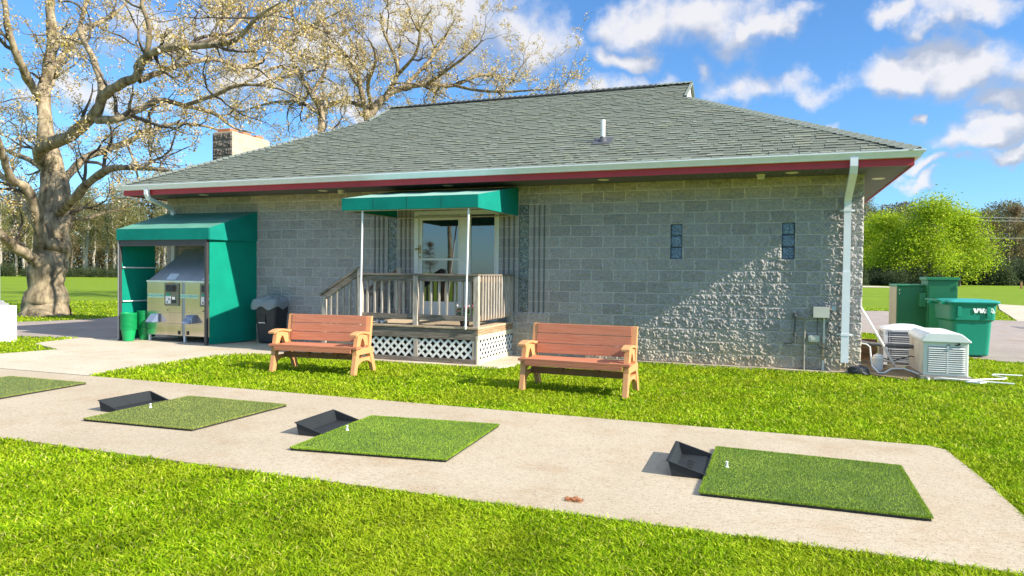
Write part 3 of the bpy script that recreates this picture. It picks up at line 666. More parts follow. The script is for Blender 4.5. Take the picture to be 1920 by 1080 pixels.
for x in (ax0, ax1):
    MB().prism([(-.02, azr), (ay, azf), (ay, azb), (-.02, azb+.02)], x-.006, x+.006, 'x').build('side_panel', M_CAN, aw, T=T_)
sm_ = MB()
for x in np.linspace(ax0, ax1, 5)[1:-1]: sm_.box(x-.006, x+.006, ay-.0145, ay-.0121, azb, azf-.002)
sm_.box(ax0, ax1, ay-.0145, ay-.0121, azb+.004, azb+.010); sm_.build('seam', mat('canvas_seam', (.002, .13, .10), rough=.9), aw, T=T_)
fr = MB()
for p, q in (((ax0+.03, ay+.03, azb), (ax1-.03, ay+.03, azb)), ((ax0+.03, -.04, azb+.02), (ax1-.03, -.04, azb+.02)), ((ax0+.03, ay+.03, azb), (ax0+.03, -.04, azb+.02)), ((ax1-.03, ay+.03, azb), (ax1-.03, -.04, azb+.02)), ((ax0+.03, ay+.03, azf-.02), (ax1-.03, ay+.03, azf-.02)), ((-7.2, ay+.03, azf-.02), (-7.2, -.04, azr-.03))):
    fr.tube([p, q], .013, 6)
fr.build('frame', mat('galvanised_tube', (.42, .40, .34), rough=.45, metal=.3), aw, T=T_)
for x, xt in ((-8.285, -8.12), (-6.215, -6.085)):
    p_ = MB(); p_.tube([(x, -1.72, .60), (xt, ay+.03, azb)], .017, 10); p_.tube([(x, -1.72, .655), (x, -1.72, .64)], .03, 10); p_.build('post', M_ALU, aw, T=T_)

# ------------------------------------------------------------------ wooden porch
def wood(name, c1, c2, stretch, rough=.85):
    m = bpy.data.materials.new(name); m.use_nodes = True; t = m.node_tree; L = t.links; b = t.nodes['Principled BSDF']; b.inputs['Roughness'].default_value = rough; b.inputs['Specular IOR Level'].default_value = .2
    c = t.nodes.new('ShaderNodeTexCoord'); mp_ = t.nodes.new('ShaderNodeMapping'); mp_.inputs['Scale'].default_value = stretch; L.new(c.outputs['Object'], mp_.inputs[0])
    n = t.nodes.new('ShaderNodeTexNoise'); n.inputs['Scale'].default_value = 7; n.inputs['Detail'].default_value = 8; n.inputs['Distortion'].default_value = 1.2; n.inputs['Roughness'].default_value = .65; L.new(mp_.outputs[0], n.inputs['Vector'])
    r = t.nodes.new('ShaderNodeValToRGB'); r.color_ramp.elements[0].position = .33; r.color_ramp.elements[0].color = (*c1, 1); r.color_ramp.elements[1].position = .62; r.color_ramp.elements[1].color = (*c2, 1)
    e = r.color_ramp.elements.new(.48); e.color = tuple(.6*a+.4*b_ for a, b_ in zip(c1, c2))+(1,); L.new(n.outputs['Fac'], r.inputs[0])
    n2 = t.nodes.new('ShaderNodeTexNoise'); n2.inputs['Scale'].default_value = 1.5; L.new(c.outputs['Object'], n2.inputs['Vector'])
    mm = t.nodes.new('ShaderNodeMix'); mm.data_type = 'RGBA'; mm.blend_type = 'MULTIPLY'; L.new(n2.outputs['Fac'], mm.inputs['Factor']); L.new(r.outputs[0], mm.inputs[6]); mm.inputs[7].default_value = (1.12, .98, .85, 1)
    L.new(mm.outputs[2], b.inputs['Base Color'])
    bp = t.nodes.new('ShaderNodeBump'); bp.inputs['Strength'].default_value = .5; bp.inputs['Distance'].default_value = .004; L.new(n.outputs['Fac'], bp.inputs['Height']); L.new(bp.outputs[0], b.inputs['Normal'])
    return m
M_WX = wood('weathered_board_x', (.10, .085, .07), (.28, .255, .225), (.5, 5, 7)); M_WY = wood('weathered_board_y', (.20, .125, .07), (.44, .34, .23), (5, .5, 7)); M_WZ = wood('weathered_board_z', (.24, .22, .20), (.54, .50, .45), (6, 6, .4))  # front boards greyer, side boards warmer, balusters paler: sun side put into colour
M_LAT = mat('white_lattice', (.76, .76, .73), rough=.5, var=.05)
po = empty('wooden_porch', (-7.2, -.85, 0)); tag(po, 'weathered wooden porch with railings and white lattice skirt below the green awning', 'porch'); T_ = TW(po)
px0, px1, py0 = -8.36, -5.99, -1.70
dk = MB(); y = py0+.0
while y < -.02: dk.box(px0-.01, px1+.01, y-.02 if y == py0 else y, min(y+.136, -.005), .60, .632); y += .142
dk.build('deck', wood('deck_board', (.36, .28, .19), (.60, .50, .37), (.5, 6, 1)), po, T=T_, bevel=.003)
MB().box(px0, px1-.04, py0, py0+.038, .415, .598).build('rim_board', M_WX, po, T=T_, bevel=.004); MB().box(px1-.038, px1, py0, -.005, .50, .598).build('rim_board', M_WY, po, T=T_, bevel=.004)
MB().box(px1-.036, px1-.002, py0+.005, -.005, .415, .496).build('rim_board', mat('pale_side_board', (.62, .54, .38), rough=.8, var=.15), po, T=T_)  # boards on this side are paler than the front ones
MB().box(px0, px0+.038, py0+.04, -.005, .415, .598).build('rim_board', M_WY, po, T=T_)
# skirt: bottom boards and uprights
MB().box(px0, px1-.04, py0+.004, py0+.036, .004, .085).build('skirt_board', M_WX, po, T=T_); MB().box(px1-.036, px1-.004, py0, -.005, .004, .085).build('skirt_board', mat('pale_side_board', (.6, .5, .35)), po, T=T_)
for x in (px0+.01, -7.22, px1-.11): MB().box(x, x+.085, py0+.006, py0+.03, .086, .414).build('skirt_post', M_WZ, po, T=T_)
MB().box(px1-.034, px1-.006, py0, py0+.09, .086, .414).build('skirt_post', mat('pale_side_board', (.6, .5, .35)), po, T=T_)
def lattice(u0, u1, z0, z1, P, name):
    mb = MB(); w = .040; s = .148; n = int((u1-u0+z1-z0)/s)+2
    for lay, sg in ((0, 1), (1, -1)):
        for i in range(-1, n+1):
            if sg > 0: a = u0+i*s-(z1-z0)
            else: a = u0+i*s
            # clip the diagonal strip to the rectangle by clipping its centreline
            pts = []
            for t in np.linspace(0, 1, 2): pts.append((a+(z1-z0)*t if sg > 0 else a-(z1-z0)*t, z0+(z1-z0)*t))
            (ua, za), (ub, zb) = pts
            def clip(ua, za, ub, zb):
                if abs(ub-ua) < 1e-9: return None
                ta, tb = 0., 1.
                for lim, sgn in ((u0, 1), (u1, -1)):
                    fa_, fb_ = (ua-lim)*sgn, (ub-lim)*sgn
                    if fa_ < 0 and fb_ < 0: return None
                    if fa_ < 0: ta = max(ta, fa_/(fa_-fb_))
                    elif fb_ < 0: tb = min(tb, fa_/(fa_-fb_))
                if tb-ta < .03: return None
                return ua+(ub-ua)*ta, za+(zb-za)*ta, ua+(ub-ua)*tb, za+(zb-za)*tb
            r_ = clip(ua, za, ub, zb)
            if not r_: continue
            d0 = .006+lay*.0065
            mb.beam(P(r_[0], r_[1], d0), P(r_[2], r_[3], d0), w, .006, P(0, 0, 1)-P(0, 0, 0))
    return mb.build(name, M_LAT, po, T=T_)
lattice(px0+.1, -7.225, .088, .412, lambda u, z, d: Vector((u, py0+.012+d, z)), 'lattice')
lattice(-7.13, px1-.115, .088, .412, lambda u, z, d: Vector((u, py0+.012+d, z)), 'lattice')
lattice(py0+.1, -.02, .088, .412, lambda u, z, d: Vector((px1-.012-d, u, z)), 'lattice')
MB().box(px0+.1, px1-.12, py0+.25, -.02, .004, .40).build('dark_fill', mat('under_porch_shade', (.03, .022, .016)), po, T=T_)  # near-black block stands in for the shade under the deck
# posts and rails
RT = 1.53
for (x, y_, zt) in ((px0+.0, py0+.0, RT+.10), (-7.235, py0, RT-.03), (px1-.095, py0, RT-.03), (px1-.085, -.1, RT-.03), (px0+.0, -.32, RT+.12)):
    MB().box(x, x+.09, y_, y_+.09, .632, zt).build('post', M_WZ, po, T=T_, bevel=.004)
MB().box(px0+.09, px1-.0, py0-.012, py0+.125, RT-.028, RT+.006).build('handrail', M_WX, po, T=T_, bevel=.004)
MB().box(px1-.12, px1+.015, py0+.126, -.005, RT-.028, RT+.006).build('handrail', M_WX, po, T=T_, bevel=.004)
for (a, b_) in ((px0+.09, -7.235), (-7.145, px1-.096)):
    MB().box(a, b_, py0+.02, py0+.058, RT-.125, RT-.03).build('rail', M_WX, po, T=T_); MB().box(a, b_, py0+.02, py0+.058, .735, .825).build('rail', M_WX, po, T=T_)
    n = 7; st = (b_-a)/(n+.0)
    for i in range(n):
        x = a+st*(i+.5)+random.uniform(-.008, .008)
        MB().box(x-.0185, x+.0185, py0+.059, py0+.096, .74, RT-.03).build('baluster', M_WZ, po, T=T_, bevel=.003)
MB().box(px1-.06, px1-.022, py0+.09, -.1, RT-.125, RT-.03).build('rail', M_WY, po, T=T_); MB().box(px1-.06, px1-.022, py0+.09, -.1, .735, .825).build('rail', M_WY, po, T=T_)
for i in range(11):
    y_ = py0+.17+i*.128
    MB().box(px1-.021, px1+.016, y_-.018, y_+.018, .75, RT-.03).build('baluster', M_WZ, po, T=T_, bevel=.003)
# steps down to the left with sloping rails either side
for i, (x, z) in enumerate(((-8.66, .47), (-8.94, .315), (-9.22, .16))):
    MB().box(x-.0, x+.30, py0+.05, -.30, z-.035, z).build('tread', M_WY, po, T=T_, bevel=.004); MB().box(x+.27, x+.295, py0+.06, -.31, z-.15, z-.036).build('riser', M_WY, po, T=T_)
for y_ in (py0+.012, -.30):
    MB().prism([(px0, .57), (px0, .30), (-9.05, .004), (-9.3, .004), (-9.3, .12)], y_, y_+.038, 'y').build('stringer', M_WX, po, T=T_)
    MB().beam((px0+.02, y_+.045, 1.63), (-9.17, y_+.045, 1.125), .12, .034).build('handrail', M_WX, po, T=T_); MB().beam((px0, y_+.03, 1.545), (-9.1, y_+.03, 1.075), .038, .10).build('rail', M_WX, po, T=T_)
    MB().box(-9.13, -9.05, y_, y_+.085, .004, 1.10).build('post', M_WZ, po, T=T_)
    for i in range(5):
        x = -8.97+i*.135; zt = 1.50-(px0-x)*.64
        MB().box(x-.0185, x+.0185, y_+.05, y_+.085, .40-(px0-x)*.45, zt).build('baluster', M_WZ, po, T=T_)
MB().beam((px0+.02, -.27, .80), (-9.05, -.27, .35), .038, .09).build('rail', M_WX, po, T=T_)

# flower pot on the deck and a small pair of white feet things at the deck edge
fp = empty('potted_flowers', (-6.34, -1.48, .632)); tag(fp, 'small pot of pink and white flowers standing on the porch deck', 'flower pot')
MB().lathe([(0, 0), (.07, 0), (.095, .14), (.105, .14), (.105, .165), (.088, .165), (.08, .13), (0, .13)], 20).build('pot', mat('dark_pot', (.05, .045, .04)), fp)
V_ = []; F_ = []
for i in range(260):
    a = random.random()*6.28; r_ = .15*random.random()**.6; z = .15+random.random()*.17; s = .025+.02*random.random(); t = random.random()*3; k = len(V_)
    p = Vector((math.cos(a)*r_, math.sin(a)*r_, z)); d1_ = Vector((math.cos(t), math.sin(t), random.uniform(-.3, .6)))*s; d2_ = Vector((-math.sin(t), math.cos(t), random.uniform(-.4, .4)))*s*.6
    V_ += [p-d1_, p+d2_, p+d1_, p-d2_]; F_.append((k, k+1, k+2, k+3))
npmesh('leaves', [tuple(v) for v in V_], F_, mat('pot_leaf', (.10, .22, .03), var=.4, vscale=30, trans=.3), fp)
for nm, colr, cnt in (('pink_petals', (.75, .16, .22), 15), ('white_petals', (.85, .78, .72), 7)):
    for i in range(cnt):
        bq = MB(); a = random.random()*6.28; r_ = .05+.10*random.random(); c0 = Vector((math.cos(a)*r_, math.sin(a)*r_*.8, .25+random.random()*.12)); n_ = 8
        vs = [tuple(c0+Vector((0, -.008, 0)))]
        for q in range(n_):
            an = q*2*math.pi/n_; rr = .034 if q % 2 else .018; vs.append(tuple(c0+Vector((math.cos(an)*rr, .006*(q % 2), math.sin(an)*rr))))
        bq.add(vs, [(0, q+1, (q+1) % n_+1) for q in range(n_)]); bq.build('bloom', mat(nm, colr, var=.2), fp)
sh_ = empty('white_clogs', (-8.02, -1.60, .633)); tag(sh_, 'small pair of white clogs at the front edge of the porch deck', 'shoes')
for dx_ in (0, .11):
    b = MB(); b.loft([[(dx_+.035*math.cos(a)*w, yy+0*a, .004+h*(.5+.5*math.sin(a))) for a in np.linspace(0, 2*math.pi, 12, endpoint=False)] for (yy, w, h) in ((-.02, .4, .03), (.0, .9, .055), (.05, 1.0, .06), (.10, .8, .05), (.15, .85, .045), (.18, .5, .04))]); b.build('shoe', M_WHT, sh_, smooth=True)

# ------------------------------------------------------------------ ball machine shelter
M_CAND = mat('green_canvas_wall', (.002, .225, .15), rough=.85, spec=.15, var=.12, vscale=2, bump=.2, bscale=500, trans=.03); M_DKM = mat('dark_bronze_frame', (.05, .045, .045), rough=.45)
st = empty('canvas_shelter', (-13.4, -.6, 0)); tag(st, 'tall green canvas shelter with dark metal frame against the block wall', 'shelter'); T_ = TW(st)
FLx, FRx, FY = -14.74, -12.30, -1.16; RLx, RRx = -14.62, -12.03
zr, zft, zfb = 2.86, 2.43, 2.19
c_ = MB(); nx, ny = 14, 6; V_ = []; F_ = []
for j in range(ny+1):
    for i in range(nx+1):
        u, v = i/nx, j/ny; V_.append(((RLx+(RRx-RLx)*u)*(1-v)+(FLx-.01+(FRx-FLx+.12)*u)*v, -.02+(FY-.06)*v, zr+(zft-zr)*v-.012*math.sin(math.pi*((u*3) % 1))*math.sin(math.pi*v)))
for j in range(ny):
    for i in range(nx): k = j*(nx+1)+i; F_.append((k, k+1, k+nx+2, k+nx+1))
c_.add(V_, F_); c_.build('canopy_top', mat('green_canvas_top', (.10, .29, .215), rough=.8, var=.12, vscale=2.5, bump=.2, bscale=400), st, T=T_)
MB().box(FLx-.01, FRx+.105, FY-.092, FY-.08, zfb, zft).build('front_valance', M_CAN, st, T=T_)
sheet_panel([(RRx, -.01, zr), (FRx+.108, FY-.08, zft), (FRx+.108, FY-.08, zfb-.0), (RRx, -.01, zfb)], .01, (1, 0, 0)).build('side_valance', M_CAN, st, T=T_)
sheet_panel([(RRx-.015, -.01, zfb+.01), (FRx+.03, FY, zfb+.01), (FRx+.03, FY, .02), (RRx-.015, -.01, .03)], .01, (1, 0, 0)).build('side_wall', M_CAND, st, T=T_)
sheet_panel([(RLx, -.35, zr-.15), (RLx, -.35, .02), (FLx+.03, FY, .02), (FLx+.03, FY, zfb+.01), (FLx, FY-.08, zft)], .01, (-1, 0, 0)).build('side_wall', M_CAND, st, T=T_)
fm = MB(); fm.box(FLx, FLx+.06, FY-.07, FY-.01, 0.004, zfb+.03); fm.box(FRx-.03, FRx+.03, FY-.07, FY-.01, .004, zfb+.03); fm.box(FLx+.06, FRx-.03, FY-.065, FY-.015, zfb-.13, zfb+.0)
fm.box(FLx+.02, FLx+.05, FY-.01, -.36, zfb-.03, zfb); fm.build('frame', M_DKM, st, T=T_, bevel=.003)
MB().box(FLx+.012, FLx+.034, FY-.077, FY-.0701, .03, zfb-.01).build('post_trim', mat('grey_trim', (.42, .42, .43), rough=.4, metal=.4), st, T=T_)
rl = MB()
for z in (.86, 1.60): rl.tube([(FLx+.07, FY+.0, z), (RLx+.03, -.36, z)], .014, 8)
rl.build('cross_rail', M_ALU, st, T=T_)

# ball dispenser
M_SST = mat('brushed_stainless', (.66, .56, .52), rough=.17, metal=.95, var=.10, vscale=4, bump=.05, bscale=40, stretch=(1, 1, .2)); M_SSM = mat('satin_stainless', (.34, .36, .38), rough=.42, metal=.7, var=.12, vscale=5)
bd2 = empty('ball_dispenser', (-13.35, -.55, 0)); tag(bd2, 'stainless steel golf ball dispenser with two control panels inside the green shelter', 'dispenser'); T_ = TW(bd2)
mx0, mx1, my0, my1 = -14.20, -12.42, -.95, -.12; mxm = -13.16
MB().box(mx0, mx1, my0, my1, .14, 1.30).build('body', M_SSM, bd2, T=T_, bevel=.006)
for (a, b_) in ((mx0+.02, mxm-.045), (mxm+.045, mx1-.02)):
    for (z0, z1) in ((.15, .40), (.405, .64), (.645, 1.285)):
        MB().box(a, b_, my0-.008, my0-.0005, z0, z1).build('front_panel', M_SST, bd2, T=T_)
hp = MB(); hp.loft([[(mx0, my0, 1.302), (mx1, my0, 1.302), (mx1, my1, 1.302), (mx0, my1, 1.302)], [(-13.50, my0+.42, 2.02), (mx1, my0+.42, 2.02), (mx1, my1, 2.02), (-13.50, my1, 2.02)]]); hp.build('hopper', M_SSM, bd2, T=T_, bevel=.006)
MB().box(mx0-.005, mx1+.005, my0-.012, my0+.03, 1.29, 1.325).build('lid_edge', mat('bright_steel_edge', (.75, .75, .73), rough=.3, metal=.8), bd2, T=T_)
for x in (mx0+.03, mxm-.02, mx1-.06): MB().box(x, x+.04, my0+.01, my0+.05, .004, .139).build('leg', M_ALU, bd2, T=T_)
for x in (mx0+.03, mx1-.06): MB().box(x, x+.04, my1-.06, my1-.02, .004, .139).build('leg', M_ALU, bd2, T=T_)
M_BLU = mat('blue_grey_chute', (.20, .25, .36), rough=.3, metal=.3)
for xc in (-13.93, -12.92):
    c2 = MB(); c2.prism([(my0-.009, .60), (my0-.06, .60), (my0-.20, .44), (my0-.20, .42), (my0-.009, .42)], xc-.10, xc+.10, 'x'); c2.build('chute', M_BLU, bd2, T=T_, bevel=.004)
M_PNL = mat('panel_olive', (.22, .21, .16), rough=.4, metal=.6); M_BLK2 = mat('black_plastic', (.02, .02, .022), rough=.4); M_LBL = mat('white_label', (.75, .75, .74), rough=.5, var=.03); M_GTX = mat('green_print', (.02, .33, .20), rough=.5)
for xc in (-13.47, -12.49):
    pn = MB().box(xc-.20, xc+.20, my0-.032, my0-.009, .78, 1.27).build('control_panel', M_PNL, bd2, T=T_, bevel=.004)
    MB().box(xc-.12, xc+.11, my0-.075, my0-.033, 1.09, 1.23).build('display_hood', M_BLK2, pn, T=T_, bevel=.012)
    MB().box(xc-.16, xc-.02, my0-.038, my0-.033, .83, .99).build('notice', M_LBL, pn, T=T_); MB().box(xc-.15, xc-.03, my0-.040, my0-.033, 1.0, 1.05).build('card_slot', M_GTX, pn, T=T_)
    MB().box(xc-.13, xc-.09, my0-.0405, my0-.0385, .85, .88).build('printed_mark', M_BLK2, pn, T=T_); MB().box(xc-.08, xc-.04, my0-.0405, my0-.0385, .91, .94).build('printed_mark', M_BLK2, pn, T=T_)
    MB().box(xc+.01, xc+.12, my0-.042, my0-.033, .84, .91).build('coin_tray', M_BLK2, pn, T=T_); MB().box(xc+.03, xc+.10, my0-.045, my0-.033, .92, .975).build('button', M_LBL, pn, T=T_)
for xc, wd in ((-13.93, .46), (-13.0, .50)):
    lb = MB().box(xc-wd/2, xc+wd/2, my0-.012, my0-.0085, .955, 1.035).build('name_plate', mat('pale_green_plate', (.50, .72, .58), rough=.4), bd2, T=T_)
    text_mesh('lettering', 'RANGE SERVANT', .066, M_GTX, lb, (xc-bd2.location.x, my0-.0135-bd2.location.y, .995), (R(90), 0, 0), .0008)
for xc, hz in ((-13.98, 1), (-13.55, 0), (-12.55, 0)):
    if hz: continue
    s_ = MB(); s_.add([(xc-.14, my0+.025, 1.345), (xc+.12, my0+.025, 1.345), (xc+.18, my0+.10, 1.475), (xc-.08, my0+.10, 1.475)], [(0, 1, 2, 3)]); s_.build('sticker', mat('pale_blue_notice', (.55, .62, .72), rough=.5), bd2, T=T_)
s_ = MB(); s_.add([(-13.62, my0-.0135, 1.245), (-13.42, my0-.0135, 1.245), (-13.42, my0-.0135, 1.29), (-13.62, my0-.0135, 1.29)], [(0, 1, 2, 3)]); s_.add([(-13.60, my0+.105, 1.48), (-13.36, my0+.105, 1.48), (-13.34, my0+.125, 1.515), (-13.58, my0+.125, 1.515)], [(0, 1, 2, 3)]); s_.build('sticker', mat('orange_tape', (.60, .30, .02)), bd2, T=T_)
for x in (mxm-.12, mxm+.12): MB().box(x-.02, x+.02, my0-.03, my0-.009, .17, .25).build('latch', M_DKM, bd2, T=T_)
for x in (-13.6, -12.62): MB().lathe([(0, 0), (.013, 0), (.013, .012), (0, .012)], 10).build('lock', M_DKM, bd2, T=Matrix.Translation(Vector((x, my0-.009, .69))-bd2.location) @ Matrix.Rotation(R(90), 4, 'X'))
# nested buckets
def bucket(m):
    b = MB(); b.lathe([(0, .0), (.068, .0), (.072, .004), (.098, .168), (.110, .169), (.110, .178), (.098, .180), (.0965, .172), (.066, .010), (0, .008)], 28)
    return b.build('ball_bucket', m, None, smooth=False)
M_BK1 = mat('bright_green_plastic', (.01, .42, .13), rough=.35, var=.08, trans=.25); M_BK2 = mat('deep_green_plastic', (.01, .34, .10), rough=.35, var=.08, trans=.2)
for (x, y_, n, m, lab, gr, sc) in ((-14.43, -1.22, 14, M_BK1, 'bright green ball bucket nested in the stack at the shelter\'s front left post', 'green buckets stacked by the left post', 1.5), (-14.39, -.83, 15, M_BK2, 'darker green ball bucket nested in the stack standing behind the front stack', 'green buckets stacked behind the front stack', 1.55)):
    p = bucket(m)
    for k in range(n):
        o = p if k == 0 else p.copy()
        if k: COL.objects.link(o)
        o.location = (x+random.uniform(-.003, .003), y_+random.uniform(-.003, .003), .006+k*.0262); o.scale = (sc, sc, sc); o.rotation_euler = (random.uniform(-.015, .015), random.uniform(-.015, .015), random.random()*6)
        tag(o, lab, 'bucket', gr)
        if k == n-1: tag(o, lab.replace('nested in the stack', 'topmost and empty on the stack'))

# wheeled bin with a clear bag
tb = empty('trash_can', (-11.45, -.22, 0), R(4)); tag(tb, 'black wheeled trash can with clear bag by the shelter\'s right wall', 'trash can')
M_BIN = mat('black_bin_plastic', (.028, .031, .035), rough=.45, var=.1, bump=.1, bscale=80)
def rrect(hx, hy, z, r, n=5, cx_=0, cy_=0):
    o = []
    for (sx_, sy_, a0) in ((1, 1, 0), (-1, 1, 90), (-1, -1, 180), (1, -1, 270)):
        for i in range(n):
            a = R(a0+90*i/(n-1)); o.append((cx_+sx_*(hx-r)+r*math.cos(a), cy_+sy_*(hy-r)+r*math.sin(a), z))
    return o
b = MB(); b.loft([rrect(.20, .19, .02, .05), rrect(.21, .20, .05, .05), rrect(.25, .245, .60, .05), rrect(.265, .26, .83, .05), rrect(.29, .285, .835, .05), rrect(.29, .285, .90, .05)]); b.build('bin_body', M_BIN, tb)
MB().box(-.12, .02, -.262, -.235, .45, .62).build('grip_recess', M_BLK2, tb); MB().box(-.13, .03, -.285, -.262, .445, .465).build('grip_bar', mat('grip_steel', (.6, .6, .62), rough=.3, metal=.6), tb)
for x in (-.2, .2):
    w_ = MB(); w_.tube([(x-.02, .2, .09), (x+.02, .2, .09)], .09, 18); w_.build('wheel', M_BLK2, tb)
bl = empty('bin_liner', (-11.45, -.22, .90), R(4)); tag(bl, 'crumpled translucent plastic liner bag draped over the black trash can', 'bin liner')
V_ = []; F_ = []; n = 40; m_ = 12
for j in range(m_):
    for i in range(n):
        a = 2*math.pi*i/n; t = j/(m_-1); q = rrect(.30, .295, 0, .06, 5)
        cx_, cy_ = math.cos(a), math.sin(a); k_ = .305/max(abs(cx_), abs(cy_), .75)
        rr = k_*(t*1.35 if t < .75 else 1.03)+.012*math.sin(a*9+j); zz = (.10*(1-(t/.75)**2)+.02*math.sin(a*5+j*.9)+.02 if t < .75 else .02-(t-.75)*.65*(.7+.5*math.sin(a*3+2)**2))
        V_.append((cx_*rr, cy_*rr, zz))
for j in range(m_-1):
    for i in range(n): F_.append((j*n+i, j*n+(i+1) % n, (j+1)*n+(i+1) % n, (j+1)*n+i))
M_BAG = bpy.data.materials.new('clear_plastic_bag'); M_BAG.use_nodes = True; q = M_BAG.node_tree.nodes['Principled BSDF']; q.inputs['Base Color'].default_value = (.42, .46, .48, 1); q.inputs['Roughness'].default_value = .18; q.inputs['Alpha'].default_value = .55
npmesh('bag_film', V_, F_, M_BAG, bl, smooth=True)

# ------------------------------------------------------------------ benches
M_BB = wood('red_brown_slat', (.38, .145, .08), (.50, .215, .135), (.35, 9, 9), .55); M_BF = mat('tan_bench_frame', (.62, .29, .12), rough=.55, var=.08, vscale=5)
def make_bench():
    r = empty('garden_bench')
    Wd = .70
    for s in (-1, 1):
        x0, x1 = (s*Wd-.035, s*Wd+.035)
        MB().prism([(-.36, 0), (-.27, 0), (-.17, .39), (-.27, .39)], x0, x1, 'x').build('leg', M_BF, r, bevel=.006)
        MB().prism([(.36, 0), (.27, 0), (.10, .39), (.22, .39)], x0, x1, 'x').build('leg', M_BF, r, bevel=.006)
        # arched tie between the legs
        arch = [(-.235, .20), (-.215, .26), (.18, .26), (.225, .20)]
        n = 9; pts = [(-.30, .08), (-.262, .235), (.225, .235), (.305, .08)]
        low = [(.245*math.cos(math.pi*i/n)+.0, .07+.13*math.sin(math.pi*i/n)) for i in range(n+1)]
        MB().prism([(-.268, .10), (-.232, .245), (.205, .245), (.285, .10)]+low, x0+.012, x1-.012, 'x').build('arch_tie', M_BF, r)
        MB().prism([(-.29, .30), (-.29, .392), (.24, .392), (.255, .30)], x0-.004, x1+.004, 'x').build('seat_support', M_BF, r, bevel=.005)
        # arm: front upright, slanted brace and curved arm board
        ar_ = [(-.17+.155*i/8, .432+.115*math.sin(math.pi*i/8)) for i in range(9)]
        for (pa, pb) in zip(ar_[:-1], ar_[1:]): pass
        MB().prism([(-.275, .432), (-.235, .622), (.05, .622), (.085, .432)]+ar_[::-1], x0+.004, x1-.004, 'x').build('arm_support', M_BF, r)
        arm = []
        for i in range(9):
            t = i/8; arm.append((-.34+.46*t, .615+.035*math.sin(math.pi*min(1, t*1.15+.05))+.015*t))
        arm2 = [(p[0], p[1]-.032) for p in arm[::-1]]
        MB().prism(arm+arm2, x0-.022, x1+.022, 'x').build('armrest', M_BF, r, bevel=.006)
        MB().prism([(.085, .30), (.165, .30), (.245, .87), (.185, .87)], x0+.0, x1-.0, 'x').build('back_post', M_BF, r, bevel=.005)
    for i, (ya, yb) in enumerate(((-.33, -.175), (-.17, -.02), (-.015, .10))):
        MB().box(-.76 if i == 0 else -.66, .76 if i == 0 else .66, ya, yb, .394, .43).build('seat_board', M_BB, r, bevel=.006)
    MB().box(-.66, .66, -.335, -.312, .335, .392).build('apron', M_BB, r, bevel=.004)
    MB().box(-.68, .68, -.04, .0, .20, .285).build('stretcher', mat('brown_stretcher', (.25, .12, .06)), r, bevel=.004)
    for x in (-.25, .25): MB().prism([(-.10, .39), (-.04, .20), (.0, .20), (.06, .39)], x-.03, x+.03, 'x').build('centre_brace', mat('brown_stretcher', (.25, .12, .06)), r)
    for i in range(3):
        z0 = .465+i*.138; z1 = z0+.130; f = lambda z: .085+(z-.30)*.155
        MB().prism([(f(z0)-.0, z0), (f(z0)+.034, z0), (f(z1)+.034, z1), (f(z1)-.0, z1)], -.664, .664, 'x').build('back_board', M_BB, r, bevel=.005)
    return r
b1 = make_bench(); b1.location = (-7.93, -3.32, -.005); b1.rotation_euler = (0, 0, R(4.5)); tag(b1, 'red-brown bench on the grass in front of the porch steps', 'bench', 'two matching benches on the lawn')
b2 = copy_tree(b1); b2.location = (-3.76, -3.46, -.005); b2.rotation_euler = (0, 0, R(-2.2)); tag(b2, 'red-brown bench facing out in front of the plain block wall right of the porch', 'bench', 'two matching benches on the lawn')

# ------------------------------------------------------------------ golf mats, trays and tees
def turf_mat(name, ca, cb):
    m = bpy.data.materials.new(name); m.use_nodes = True; t = m.node_tree; L = t.links; b = t.nodes['Principled BSDF']; b.inputs['Roughness'].default_value = .7; b.inputs['Specular IOR Level'].default_value = .25
    at = t.nodes.new('ShaderNodeAttribute'); at.attribute_name = 'tone'
    c = t.nodes.new('ShaderNodeTexCoord'); n = t.nodes.new('ShaderNodeTexNoise'); n.inputs['Scale'].default_value = 2.3; n.inputs['Detail'].default_value = 5; L.new(c.outputs['Object'], n.inputs['Vector'])
    r = t.nodes.new('ShaderNodeMapRange'); r.inputs['From Min'].default_value = .35; r.inputs['From Max'].default_value = .65; L.new(n.outputs['Fac'], r.inputs['Value'])
    x = t.nodes.new('ShaderNodeMix'); x.data_type = 'RGBA'; L.new(r.outputs[0], x.inputs['Factor']); x.inputs[6].default_value = (*ca, 1); x.inputs[7].default_value = (*cb, 1)
    y_ = t.nodes.new('ShaderNodeMix'); y_.data_type = 'RGBA'; y_.blend_type = 'MULTIPLY'; y_.inputs['Factor'].default_value = 1; L.new(x.outputs[2], y_.inputs[6]); L.new(at.outputs['Color'], y_.inputs[7]); L.new(y_.outputs[2], b.inputs['Base Color'])
    return m
M_TF = [turf_mat('worn_turf', (.21, .245, .06), (.27, .30, .075)), turf_mat('faded_turf', (.21, .245, .055), (.27, .305, .07)), turf_mat('green_turf', (.19, .31, .02), (.27, .40, .03)), turf_mat('green_turf', (.18, .29, .025), (.27, .38, .04))]
M_RUB = mat('black_rubber', (.022, .022, .022), rough=.7, bump=.3, bscale=120)
